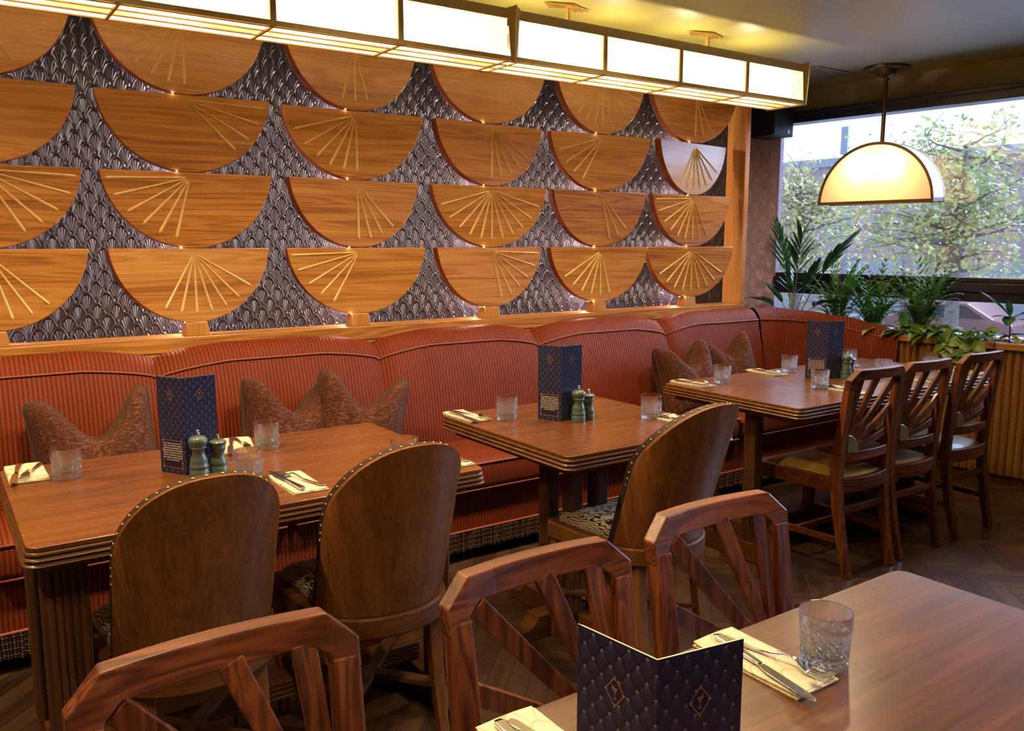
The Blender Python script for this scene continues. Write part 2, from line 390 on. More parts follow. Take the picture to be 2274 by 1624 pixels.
def mk_pane(name, refl=.0, tint=(.97, .98, 1)):
    t = NT(name); tr = t.n('ShaderNodeBsdfTransparent'); tr.inputs[0].default_value = tint + (1,)
    gl = t.n('ShaderNodeBsdfGlossy'); gl.inputs['Roughness'].default_value = 0.0; fr = t.n('ShaderNodeFresnel'); fr.inputs['IOR'].default_value = 1.5
    mx = t.n('ShaderNodeMixShader'); f = t.math('MINIMUM', t.math('MULTIPLY_ADD', fr.outputs[0], 1.6, refl), 1.0)
    t.l(f, mx.inputs[0]); t.l(tr.outputs[0], mx.inputs[1]); t.l(gl.outputs[0], mx.inputs[2]); return t.done(mx.outputs[0])
PANE = mk_pane('window_glass', .07)

def mk_lampglass(name, col, em, ribs=True, amber=False):
    """frosted diffuser: scatters the bulbs behind it and carries its own inner glow"""
    t = NT(name); x, y, z = t.xyz(t.coord())
    tl = t.n('ShaderNodeBsdfTranslucent'); tl.inputs[0].default_value = col + (1,)
    e = t.n('ShaderNodeEmission'); e.inputs[1].default_value = em
    if ribs:
        w = t.math('MULTIPLY_ADD', t.math('SINE', t.math('MULTIPLY', z, 2 * pi / .0085)), .5, .5)
        t.l(t.mix(t.math('MULTIPLY', w, .5), col, tuple(q * .80 for q in col)), e.inputs[0])
    else: e.inputs[0].default_value = col + (1,)
    a = t.n('ShaderNodeAddShader'); t.l(tl.outputs[0], a.inputs[0]); t.l(e.outputs[0], a.inputs[1])
    g = t.n('ShaderNodeBsdfGlossy'); g.inputs['Roughness'].default_value = .25; mx = t.n('ShaderNodeMixShader'); mx.inputs[0].default_value = .06
    t.l(a.outputs[0], mx.inputs[1]); t.l(g.outputs[0], mx.inputs[2]); return t.done(mx.outputs[0])
LGLASS = mk_lampglass('ribbed_white_diffuser', (1.0, .86, .60), .50)
LWHITE = mk_lampglass('white_base_diffuser', (1.0, .90, .68), .50, False)
LAMBER = mk_lampglass('amber_base_diffuser', (.95, .60, .24), .30, False)
PGLASS = mk_lampglass('amber_frosted_glass', (.95, .62, .30), .30, False)
def mk_emit(name, col, s):
    t = NT(name); e = t.n('ShaderNodeEmission'); e.inputs[0].default_value = col + (1,); e.inputs[1].default_value = s; return t.done(e.outputs[0])
BULB = mk_emit('warm_bulb', (1, .85, .6), 12); LED = mk_emit('led_point', (1, .88, .72), 60)

def mk_leaf(name, dark, lite, scale=30, vein=None):
    t = NT(name); f = t.noise(t.coord(), scale, 3); rnd = t.n('ShaderNodeObjectInfo').outputs['Random']
    c = t.ramp(f, [(.35, dark), (.65, lite)])
    b = t.bsdf(c, .38, 0, None, Specular_IOR_Level=.4); tl = t.n('ShaderNodeBsdfTranslucent'); t.l(c, tl.inputs[0])
    mx = t.n('ShaderNodeMixShader'); mx.inputs[0].default_value = .30; t.l(b, mx.inputs[1]); t.l(tl.outputs[0], mx.inputs[2]); return t.done(mx.outputs[0])
LF_KENT = mk_leaf('kentia_leaf', (.012, .065, .024), (.045, .165, .045))
LF_PALM = mk_leaf('parlour_palm_leaf', (.035, .16, .022), (.15, .42, .06), 18)
LF_POTH = mk_leaf('pothos_leaf', (.060, .170, .012), (.260, .360, .050), 16)
LF_POTH2 = mk_leaf('pothos_leaf_variegated', (.10, .22, .06), (.62, .66, .40), 22)
LF_CROT = mk_leaf('croton_leaf', (.015, .075, .040), (.10, .22, .10), 26)
LF_RED = mk_leaf('croton_red_leaf', (.12, .035, .02), (.26, .10, .04), 26)
STEM = plain('green_stem', (.20, .26, .07), .5); BARK = plain('bark', (.13, .11, .11), .85, 0, .4, 12)
YELLOW = plain('yellow_tag', (.75, .62, .12), .5)

# ================================================================== the room
X0, X1, Y0, Y1 = -2.6, 6.2, -3.2, 4.27
def room():
    # herringbone floor: one mesh of planks over a dark bed
    L_, w_ = .34, .068; vs, fs, tone, uvs = [], [], [], []
    g = .0012
    def plank(cx, cy, ang):
        ca, sa = cos(ang), sin(ang); o = len(vs); tv = random.random()
        for a, b in ((-L_ / 2 + g, -w_ / 2 + g), (L_ / 2 - g, -w_ / 2 + g), (L_ / 2 - g, w_ / 2 - g), (-L_ / 2 + g, w_ / 2 - g)):
            vs.append((cx + a * ca - b * sa, cy + a * sa + b * ca, 0)); uvs.append((a, b))
        fs.append((o, o + 1, o + 2, o + 3)); tone.append(tv)
    # classic herringbone in a rotated frame
    R = radians(45 + 0); n = int(L_ / w_)
    for i in range(-70, 130):
        for j in range(-16, 18):
            # step along the zig
            bx = i * w_ + j * 2 * L_ * 0; 
            # horizontal plank
            px = i * w_ + j * L_ ; py = i * w_ - j * L_
            for (ax, ay, an) in ((px + L_ / 2, py + w_ / 2, 0), (px + L_ + w_ / 2 - w_ * 0, py + w_ / 2 - L_ / 2 + w_ / 2 * 1, pi / 2)):
                x = ax * cos(R) - ay * sin(R); y = ax * sin(R) + ay * cos(R)
                if X0 - .1 < x < wloc(.1, (y - W0.y) / cos(WA)).x and Y0 - .1 < y < Y1 - .1: plank(x, y, an + R)
    me = bpy.data.meshes.new('floor'); me.from_pydata(vs, [], fs); me.materials.append(FLOORM)
    at = me.attributes.new('tone', 'FLOAT', 'FACE'); at.data.foreach_set('value', tone)
    ul = me.uv_layers.new(name='UVMap')
    for k, u in enumerate(uvs): ul.data[k].uv = u
    o = bpy.data.objects.new('floor', me); COL.objects.link(o); structure(o)
    wy = lambda y: wloc(.14, (y - W0.y) / cos(WA)).x
    foot = [(X0, Y0), (wy(Y0), Y0), (wy(Y1 + .12), Y1 + .12), (X0, Y1 + .12)]
    structure(MB().prism(foot, -.12, -.002, 'xy').build('trim_1', SOIL))
    structure(MB().prism(foot, CEIL, CEIL + .12, 'xy').build('ceiling', CEILM))
    structure(MB().box((4.0, Y1, 0), (wy(Y1), Y1 + .12, CEIL)).build('wall_back', PINK))
    structure(MB().box((X0, Y1 - .2, 0), (4.0, Y1 + .12, CEIL)).build('wall_back_left', OLIVE))
    structure(MB().box((X0 - .12, Y0, 0), (X0, Y1, CEIL)).build('wall_left', OLIVE))
    structure(MB().box((X0, Y0 - .12, 0), (wy(Y0), Y0, CEIL)).build('wall_front', OLIVE))
    # shadow-box screen behind the banquette
    structure(MB().box((-2.4, 3.925, .985), (4.50, 3.955, CEIL)).build('wall_screen', BLACKPAPER))
    structure(MB().box((-2.4, 3.80, 0), (4.50, 3.955, .955)).build('wall_dado', PINK))
    b = MB().box((-2.4, 3.77, .955), (4.495, 3.925, 1.022)); structure(b.build('trim_2', OAK, bevel=.004))
    b = MB().box((4.452, 3.768, 1.022), (4.496, 3.925, CEIL)); structure(b.build('trim_3', OAKV, bevel=.004))
    b = MB().box((-2.4, 3.775, .925), (4.47, 3.80, .953)); structure(b.build('trim_4', OAK, bevel=.002))
room()

def window_wall():
    e = lambda x, y, z: wloc(x, y, z)
    def wb(a, b, nm, mat, bevel=0, parent=None):
        o = MB().box(a, b).build(nm, mat, parent, bevel=bevel)
        if parent is None: o.location = W0; o.rotation_euler = (0, 0, WA)
        return o
    YL = 1.60; YR = -5.6
    structure(wb((0, YL, 0), (.046, 1.86, CEIL), 'wall_right_pier', PINK))
    structure(wb((0, YR, 2.345), (.14, YL, CEIL), 'wall_right_band', OLIVE))
    structure(wb((0, YR, 0), (.14, YL, .80), 'wall_right_base', OLIVE))
    w = bpy.data.objects.new('window_1', None); COL.objects.link(w); w.location = W0; w.rotation_euler = (0, 0, WA); structure(w)
    m = MB().box((-.02, YR, 2.275), (.12, YL, 2.350)); m.box((-.045, YR, 2.325), (.0, YL, 2.352)); m.build('window_frame', NAVYM, w, bevel=.004)
    m = MB().box((.0, YR, 1.055), (.10, YL, 1.115)); m.box((-.03, YR, 1.115), (.10, YL, 1.175)); m.box((.01, YR, 1.175), (.09, YL, 1.205)); m.build('transom', BLACKM, w, bevel=.005)
    m = MB().box((.02, YR, .80), (.10, YL, .845)); m.build('window_sill', WHITESILL, w, bevel=.003)
    m = MB(); m.box((.01, -2.6, 1.205), (.09, -2.53, 2.275)); m.build('mullion', BLACKM, w)
    MB().box((.045, YR, 1.200), (.051, YL, 2.28)).build('pane', PANE, w)
    MB().box((.045, YR, .84), (.051, YL, 1.06)).build('pane', PANE, w)
window_wall()

# ================================================================== half-moon screen
YD = 3.77
ROWZ = {'A': 2.349, 'B': 2.032, 'C': 1.715, 'D': 1.398}
COLX = [.205, .960, 1.725, 2.485, 3.240, 3.990]
PW = .694; PS = .317                       # chord width and drop of a panel
YAW = {'A1': 0, 'A2': -6, 'A3': 2, 'A4': -4, 'A5': 4, 'B1': 4, 'B2': 2.5, 'B3': -4.5, 'B4': 5, 'B5': -8.5, 'C1': 2, 'C2': -6, 'C3': 3, 'C4': 0, 'C5': -.5,
       'D1': -8, 'D2': 4, 'D3': -4.5, 'D4': 4, 'D5': 6, 'A0': 3, 'B0': -3, 'C0': -2, 'D0': 2}
R15 = lambda a, b: list(range(a, b + 1, 15))
RAYS = {'A0': R15(105, 120), 'A1': R15(15, 90), 'A2': R15(75, 105), 'A3': [15, 30], 'A4': R15(15, 165), 'A5': R15(90, 120),
        'B0': [105], 'B1': [178, 165, 150, 135], 'B2': R15(15, 90), 'B3': R15(90, 150), 'B4': R15(15, 60), 'B5': R15(60, 150),
        'C0': [178, 165, 150, 135, 120], 'C1': [2] + R15(15, 75), 'C2': R15(90, 135), 'C3': R15(15, 165), 'C4': R15(105, 135), 'C5': [2] + R15(15, 120),
        'D0': R15(105, 135), 'D1': R15(60, 150), 'D2': [2] + R15(15, 60), 'D3': [178] + R15(105, 165)[::-1], 'D4': R15(30, 105), 'D5': R15(30, 150)}
OAKDAYLIT = wood('daylit_oak_panel', (.28, .15, .10), (.40, .24, .18), (.52, .33, .26), 'x', 1.0, .30, .25, .2, coat=.2)  # paler wood colour stands in for daylight reflected on one half-moon
WORDN = ['no', 'one', 'two', 'three', 'four', 'five', 'six', 'seven', 'eight', 'nine', 'ten', 'eleven']
ROWN = {'A': 'top row', 'B': 'second row', 'C': 'third row', 'D': 'bottom row'}
COLN = ['cut by the left edge', 'second column from left', 'third column from left', 'fourth column from left', 'fifth column from left', 'rightmost column']
def half_moon(key):
    row, c = key[0], int(key[1]); r = (PW * PW / 4 + PS * PS) / (2 * PS); zc = r - PS        # arc radius, centre above chord
    n = 56; a0 = math.asin(min(1, (PW / 2) / r)); 
    half = a0 if PS < r else pi - a0
    poly = [(r * sin(-half + 2 * half * i / n), zc - r * cos(-half + 2 * half * i / n) + (0)) for i in range(n + 1)]
    off = -(zc - r * cos(half)); poly = [(x, z + off) for x, z in poly]                         # chord at z=0, belly down
    label = 'wooden half-moon with %s gold %s, %s, %s' % (WORDN[len(RAYS[key])], 'ray' if len(RAYS[key]) == 1 else 'rays', ROWN[row], COLN[c])
    t = thing('carved_half_moon', label, 'wall decoration', (COLX[c], YD + .005, ROWZ[row]), -radians(YAW[key]), 'half-moon panels of the wall screen')
    m = MB().prism(poly, -.003, .0005)
    mb = MB(); mb.prism(poly, .0, .046)
    mb.m = [1 if i >= 2 else 0 for i in range(len(mb.f))]
    face = OAKDAYLIT if key == 'B5' else OAK
    mb.build('board', [face, EDGE], t, bevel=.0035, auto=40)
    oz = -.022
    for a in RAYS[key]:
        th = radians(a); dx, dz = -cos(th), -sin(th)
        # reach of the ray inside the arc
        rr = .05
        while True:
            px, pz = dx * rr, oz + dz * rr
            zz = -1
            if abs(px) < PW / 2:
                q = r * r - px * px; zz = (zc + off) - sqrt(max(q, 0)) if q > 0 else 0
            if abs(px) > PW / 2 - .02 or pz < zz + .038 or rr > .5: break
            rr += .004
        s = .018 if len(RAYS[key]) > 1 else .0
        p0 = Vector((dx * s, 0, oz + dz * s)); p1 = Vector((dx * (rr - .012), 0, oz + dz * (rr - .012))); p2 = Vector((dx * rr, 0, oz + dz * rr))
        nx = Vector((-dz, 0, dx)) ; w0, w1 = .0030, .0062
        v = [p0 - nx * w0, p1 - nx * w1, p2, p1 + nx * w1, p0 + nx * w0]
        ridge0, ridge1 = p0 + Vector((0, -.006, 0)), p1 + Vector((0, -.006, 0))
        vs = [(p.x, -.001, p.z) for p in v] + [tuple(ridge0 + Vector((0, 0, 0))), tuple(ridge1)]
        b = MB().add(vs, [(0, 1, 6, 5), (5, 6, 3, 4), (1, 2, 6), (2, 3, 6), (4, 0, 5)])
        b.build('gold_ray', GOLDP, t, fix=True)
    return t
for k in RAYS: half_moon(k)

def stands():
    for c, x in enumerate(COLX):
        t = thing('display_stand', 'oak foot and upright carrying the %s stack of carved half-moons' % ['leftmost', 'second', 'third', 'fourth', 'fifth', 'rightmost'][c], 'stand',
                  (x, YD, 1.0222), 0, 'feet of the half-moon panels')
        top = 1.083 - 1.0222
        vs = [(-.052, .002, 0), (.052, .002, 0), (.052, .075, 0), (-.052, .075, 0), (-.042, .004, top), (.042, .004, top), (.042, .073, top), (-.042, .073, top)]
        MB().add(vs, [(0, 3, 2, 1), (4, 5, 6, 7), (0, 1, 5, 4), (1, 2, 6, 5), (2, 3, 7, 6), (3, 0, 4, 7)]).build('foot_block', OAKV, t, bevel=.003)
        MB().box((-.012, .056, top), (.012, .070, CEIL - 1.0222)).build('upright', OAKV, t)
        for i, row in enumerate('ABCD'):
            z = ROWZ[row] - PS
            lx = -.030
            MB().lathe([(.008, -.006), (.008, .003), (.006, .004)], 12, (lx, .066, z - 1.0222 + .006)).build('led_housing', CHROME, t)
            MB().lathe([(.0001, -.0026), (.0024, -.001), (.0024, .001), (.0001, .0026)], 10, (-.052, .002, z - 1.0222 + .0028)).build('led_lens', LED, t)
            light('led_uplight', 'POINT', (x + lx, YD + .086, z + .024), 2.3, (1, .78, .74), shadow_soft_size=.006)
stands()

# ================================================================== banquette
def banquette():
    t = thing('corner_banquette', 'long rust red corduroy banquette with scalloped back and fringed base along the screen', 'bench seat', (1.9, 3.1, 0))
    off = Vector((-1.9, -3.1, 0))
    # back: panels bulge between seams; path follows the wall then turns along the window planter
    segs = [(-1.15, -.20), (-.20, .750), (.750, 1.735), (1.735, 2.665), (2.665, 3.605), (3.605, 4.44)]
    def prof(h, bulge, T):
        # (outward distance from seat-back line, z): front face leaning back, rolled top, back
        return [(0.000, .40), (.000, .47), (.020 - bulge * .5, .58), (.045 - bulge, .70), (.072 - bulge * .8, .82), (.096, h - .050), (.104, h - .032), (.122, h - .008), (.155, h + .018), (.190, h + .024), (.225, h + .010), (.245, h - .03), (.250, .75), (.250, .40)]
    for si, (a, b) in enumerate(segs):
        n = 34; secs = []; us = []
        for i in range(n + 1):
            q = i / n; x = a + (b - a) * q; s = max(sin(pi * q), 0)
            h = .925 + .052 * min(1, s * 1.25) ** .62; bul = .016 * s ** .5
            if si == 5: h = .925 + .052 * min(1, max(sin(pi * min(q, .5)), 0) * 1.25) ** .62 if q < .5 else .975
            e = .016 * (1 - min(1, s * 5)) 
            secs.append([(x + off.x, 3.49 + d + e + off.y, z) for d, z in prof(h, bul, 0)]); us.append(x)
        m = MB(); nn = len(secs[0]); acc = 0
        m.add([p for r in secs for p in r], [(i * nn + j, (i + 1) * nn + j, (i + 1) * nn + j + 1, i * nn + j + 1) for i in range(n) for j in range(nn - 1)])
        for i in range(n + 1):
            L = 0
            for j in range(nn):
                if j: L += (Vector(secs[i][j]) - Vector(secs[i][j - 1])).length
                m.uv[i * nn + j] = (us[i], L)
        o = m.build('backrest', CORD, t, auto=60); 
        # piping along the top front edge
        pts = [(r[5][0], r[5][1] - .003, r[5][2] + .004) for r in secs]
        MB().tube(pts, .0042, 6).build('piping', PIPING, o, smooth=True, fix=False)
    # corner wing
    path = [Vector((4.44, 3.505)), Vector((4.60, 3.475)), Vector((4.76, 3.40)), Vector((4.90, 3.28)), Vector((5.00, 3.10)), Vector((5.035, 2.99))]
    hs = [.975, .968, .950, .915, .868, .835]
    fine = []; 
    for i in range(len(path) - 1):
        for k in range(6):
            q = k / 6; fine.append((path[i].lerp(path[i + 1], q), hs[i] + (hs[i + 1] - hs[i]) * q))
    fine.append((path[-1], hs[-1]))
    secs = []; us = []; u = 0
    for i, (p, h) in enumerate(fine):
        d = (fine[min(i + 1, len(fine) - 1)][0] - fine[max(i - 1, 0)][0]).normalized(); nrm = Vector((-d.y, d.x))
        q = i / (len(fine) - 1); sc = 1.0 - .72 * q ** 2
        if i: u += (p - fine[i - 1][0]).length
        endd = max(0, q - .9) * 1.0
        secs.append([(p.x + nrm.x * dd * sc + off.x, p.y + nrm.y * dd * sc + off.y, z - endd * (z - .4) * .8) for dd, z in prof(h, 0, 0)]); us.append(u)
    m = MB(); nn = len(secs[0]); n = len(secs) - 1
    m.add([p for r in secs for p in r], [(i * nn + j, (i + 1) * nn + j, (i + 1) * nn + j + 1, i * nn + j + 1) for i in range(n) for j in range(nn - 1)])
    m.f.append(tuple(n * nn + j for j in range(nn))); m.m.append(0)
    for i in range(n + 1):
        for j in range(nn): m.uv[i * nn + j] = (us[i], secs[i][j][2])
    o = m.build('corner_wing', CORD, t, auto=60)
    MB().tube([(r[5][0] , r[5][1] - .003, r[5][2] + .004) for r in secs], .0042, 6).build('piping', PIPING, o, smooth=True, fix=False)
    # seat cushions
    cs = [(-1.15, .10), (.10, 1.10), (1.10, 2.36), (2.36, 3.70), (3.72, 4.95)]
    for (a, b) in cs:
        def fn(u, v):
            x = a + (b - a) * u; ed = min(u, 1 - u) * (b - a); rr = max(0, 1 - ed / .03)
            P = [(3.52, .455), (3.40, .470), (3.25, .474), (3.15, .472), (3.105, .466), (3.083, .448), (3.078, .40), (3.082, .345), (3.10, .325), (3.16, .322)]
            f = v * (len(P) - 1); i = min(int(f), len(P) - 2); q = f - i
            y = P[i][0] * (1 - q) + P[i + 1][0] * q; z = P[i][1] * (1 - q) + P[i + 1][1] * q
            y2 = y + rr ** 2 * .02 * (1 if y < 3.4 else 0); z2 = z - rr ** 2 * .03 if z > .40 else z + rr ** 2 * .02
            return (x + off.x, y2 + off.y, z2)
        m = MB(); m.grid(fn, 40, 27, lambda u, v: (a + (b - a) * u, v * .6)); o = m.build('seat_cushion', CORD, t, auto=70)
        for pz, py in ((.452, 3.081), (.334, 3.086)):
            MB().tube([(a + .02 + (b - a - .04) * i / 8 + off.x, py + off.y, pz) for i in range(9)], .0042, 6).build('piping', PIPING, o, smooth=True)
    # base board and bullion fringe
    m = MB(); m.grid(lambda u, v: (-1.15 + 6.15 * u + off.x, 3.125 + off.y, .335 - .195 * v), 2, 1, lambda u, v: (-1.15 + 6.15 * u, v * .2)); m.build('base_skirt', CORD, t)
    MB().box((-1.15 + off.x, 3.13 + off.y, .05), (4.95 + off.x, 3.50 + off.y, .40)).build('plinth', NAVYINK, t)
    MB().tube([(-1.15 + 6.1 * i / 20 + off.x, 3.118 + off.y, .142) for i in range(21)], .0055, 6).build('piping', PIPING, t, smooth=True)
    fr = MB(); rnd = random.Random(4); x = -.9
    while x < 4.95:
        dy = rnd.uniform(-.004, .004); L = .085 + rnd.uniform(-.006, .006)
        secs = []
        for k in range(9):
            q = k / 8; rr = .0050 * (1.18 if k % 2 else .88); cx = x + sin(q * 3 + x * 40) * .0012
            secs.append([(cx + rr * cos(2 * pi * j / 5 + k) + off.x, 3.117 + dy + rr * sin(2 * pi * j / 5 + k) + off.y, .140 - L * q) for j in range(5)])
        fr.sweep(None, secs); x += .0105
    o = fr.build('fringe', FRINGE, t, fix=False); o['kind'] = 'stuff'
banquette()

def pillow(x, y, z, w, h, rz, tilt, roll, dent, label, seed=0):
    t = thing('cushion', label, 'cushion', (x, y, z), 0, 'brown cushions on the banquette')
    t.rotation_euler = (tilt, roll, rz)
    rnd = random.Random(seed); N = 26
    def surf(sgn):
        def fn(u, v):
            a, b = u * 2 - 1, v * 2 - 1
            ed = (1 - a ** 4) * (1 - b ** 4); th = .085 * max(ed, 0) ** .42 * (1 - .25 * (a * a + b * b) * .5)
            # pinched corners stretch, sides draw in, top centre chopped
            px = a * w / 2 * (1 - .055 * (1 - abs(b) ** 2) - .05 * abs(b) ** 8 * abs(a) ** 8); pz = b * h / 2 * (1 - .05 * (1 - abs(a) ** 2) - .05 * abs(b) ** 8 * abs(a) ** 8)
            ch = dent * (.5 + .5 * cos(pi * min(1, abs(a - .06) / .80))) ** .85 * ((b + 1) / 2) ** 1.7
            pz -= ch * h * .62; cr = dent * max(0, 1 - abs(a - .06) / .22) * ((b + 1) / 2) ** 2
            wob = .004 * sin(a * 9 + seed) * cos(b * 7 + seed)
            return (px, sgn * (th * (1 + dent * .5) * (1 - cr * .45) + wob * ed), pz)
        return fn
    m = MB(); m.grid(surf(-1), N, N); m.grid(surf(1), N, N)
    o = m.build('cushion_cover', PILLOW, t, smooth=True, merge=.0006)
    f = surf(0); loop = [f(i / 20, 0) for i in range(20)] + [f(1, i / 20) for i in range(20)] + [f(1 - i / 20, 1) for i in range(20)] + [f(0, 1 - i / 20) for i in range(21)]
    MB().tube(loop, .0042, 6).build('piped_edge', PILPIPE, t, smooth=True)
    return t
pillow(.475, 3.385, .665, .43, .43, 0, radians(-14), radians(-4), .62, 'brown chenille cushion with a deep chop dent, alone at the left end of the banquette', 1)
pillow(1.215, 3.40, .655, .42, .42, radians(8), radians(-14), radians(6), .55, 'brown chenille cushion on the left of the pair behind the long left table', 2)
pillow(1.500, 3.330, .655, .40, .42, radians(-20), radians(-16), radians(10), .50, 'brown chenille cushion overlapping its left neighbour behind the long left table', 3)
pillow(3.565, 3.39, .645, .44, .43, radians(4), radians(-15), radians(-3), .50, 'brown chenille cushion on the left of the pair near the corner', 4)
pillow(3.925, 3.40, .665, .40, .43, radians(-8), radians(-14), radians(-7), .42, 'brown chenille cushion on the right of the pair near the corner', 5)

# ================================================================== tables
def rounded_rect(x0, y0, x1, y1, r, n=6):
    p = []
    for cx, cy, a in ((x1 - r, y0 + r, -90), (x1 - r, y1 - r, 0), (x0 + r, y1 - r, 90), (x0 + r, y0 + r, 180)):
        for i in range(n + 1): t = radians(a + 90 * i / n); p.append((cx + r * cos(t), cy + r * sin(t)))
    return p
def table_top(t, x0, y0, x1, y1, mat, zt=.76):
    MB().prism(rounded_rect(x0, y0, x1, y1, .028), zt - .012, zt, 'xy').build('table_top', mat, t, bevel=.002, auto=40)
    m = MB(); h = .0115; z = zt - .012
    for i in range(3):
        e = .004 + (.0025 * i)
        prof = [(0, 0), (e * .6, -.0018), (e, -h * .5), (e * .6, -h + .0018), (-.003, -h)]
        secs = []
        for d, dz in prof:
            secs.append([(a, b, z + dz) for a, b in rounded_rect(x0 - d, y0 - d, x1 + d, y1 + d, .028 + d)])
        m.sweep(None, secs); z -= h + .0012
    m.build('reeded_edge', EDGEBAND, t, auto=50)
    MB().prism(rounded_rect(x0 + .035, y0 + .035, x1 - .035, y1 - .035, .02), z - .022, z + .002, 'xy').build('under_frame', WALNX, t)
    return z - .022
def column(t, x, y, ztop, zb, s=.082):
    n = 5; p = []; r = s / n / 2
    for sx, sy, dx, dy in ((-1, -1, 1, 0), (1, -1, 0, 1), (1, 1, -1, 0), (-1, 1, 0, -1)):
        for i in range(n):
            cx = sx * s / 2 + dx * (r + 2 * r * i); cy_ = sy * s / 2 + dy * (r + 2 * r * i)
            for k in range(5):
                a = pi * k / 5; nx, ny = dy, -dx
                p.append((cx - dx * r * cos(a) + nx * r * .9 * sin(a), cy_ - dy * r * cos(a) + ny * r * .9 * sin(a)))
    MB().prism([(x + a, y + b) for a, b in p], zb, ztop, 'xy').build('reeded_column', REED, t, auto=30)
def foot(t, x, y, dx, dy, L, w=.075, h=.085):
    """scroll ended foot running from (x,y) in direction d"""
    pr = [(0, 0), (L, 0), (L, .030), (L - .02, .036), (L - .05, .040), (L - .075, .052), (L - .095, .072), (L - .10, h), (0, h)]
    d = Vector((dx, dy, 0)).normalized(); s = Vector((-d.y, d.x, 0)); n = len(pr)
    vs = [Vector((x, y, .002)) + d * a + Vector((0, 0, b)) - s * w / 2 for a, b in pr] + [Vector((x, y, .002)) + d * a + Vector((0, 0, b)) + s * w / 2 for a, b in pr]
    fs = [tuple(range(n)), tuple(range(2 * n - 1, n - 1, -1))] + [(i, (i + 1) % n, n + (i + 1) % n, n + i) for i in range(n)]
    MB().add(vs, fs).build('foot', BROWNX, t, bevel=.003)
def trestle_table(name, label, x0, y0, x1, y1, cols, mat=TABLE, ycols=(2.18, 2.62), sizes=(.085, .058)):
    cx, cyy = (x0 + x1) / 2, (y0 + y1) / 2
    t = thing(name, label, 'table', (cx, cyy, 0)); o = Vector((-cx, -cyy))
    zb = table_top(t, x0 - cx, y0 - cyy, x1 - cx, y1 - cyy, mat)
    for xc, sz in zip(cols, sizes):
        for yc in ycols: column(t, xc - cx, yc - cyy, zb + .001, .085, sz)
        ym = (ycols[0] + ycols[1]) / 2
        foot(t, xc - cx, ym - cyy, 0, -1, ym - ycols[0] + .16); foot(t, xc - cx, ym - cyy, 0, 1, ycols[1] - ym + .12)
    if len(cols) > 1:
        m = MB(); ym = (ycols[0] + ycols[1]) / 2 - cyy
        m.box((cols[0] - cx, ym - .10, .088), (cols[-1] - cx, ym + .10, .150))
        for k in range(4): m.tube([(cols[0] - cx, ym - .10, .096 + k * .015), (cols[-1] - cx, ym - .10, .096 + k * .015)], .0068, 8)
        m.build('reeded_stretcher', BROWNX, t, auto=40)
    return t
trestle_table('dining_table', 'long stained oak table with reeded edge at the left, two round-backed chairs in front', .135, 2.05, 1.323, 2.84, (.215, 1.225))
trestle_table('dining_table', 'stained oak table with reeded edge at the far right, three open-backed chairs along it', 2.855, 2.09, 4.44, 2.86, (2.985, 4.25), ycols=(2.42, 2.66), sizes=(.054, .054))
def pedestal_table():
    x0, y0, x1, y1 = 1.605, 2.01, 2.37, 2.80; cx, cyy = (x0 + x1) / 2, (y0 + y1) / 2
    t = thing('dining_table', 'small square stained oak table in the middle on a cluster of four reeded columns', 'table', (cx, cyy, 0))
    zb = table_top(t, x0 - cx, y0 - cyy, x1 - cx, y1 - cyy, TABLE)
    for x in (1.846, 1.962):
        for y in (2.285, 2.425): column(t, x - cx, y - cyy, zb + .001, .085, .050)
    fx, fy = 1.904 - cx, 2.355 - cyy
    for dx, dy, L in ((0, -1, .32), (0, 1, .34), (1, 0, .40), (-1, 0, .28)): foot(t, fx, fy, dx, dy, L, .10 if dx == 0 else .07)
pedestal_table()
def front_table():
    x0, y0, x1, y1 = .10, .17, 1.595, .912; cx, cyy = (x0 + x1) / 2, (y0 + y1) / 2
    t = thing('dining_table', 'polished oak table in the foreground catching blue daylight, with one tumbler', 'table', (cx, cyy, 0))
    zb = table_top(t, x0 - cx, y0 - cyy, x1 - cx, y1 - cyy, TABLE2)
    for x in (.26, 1.42):
        for y in (.40, .70): column(t, x - cx, y - cyy, zb + .001, .085)
        foot(t, x - cx, .55 - cyy, 0, -1, .30); foot(t, x - cx, .55 - cyy, 0, 1, .30)
front_table()

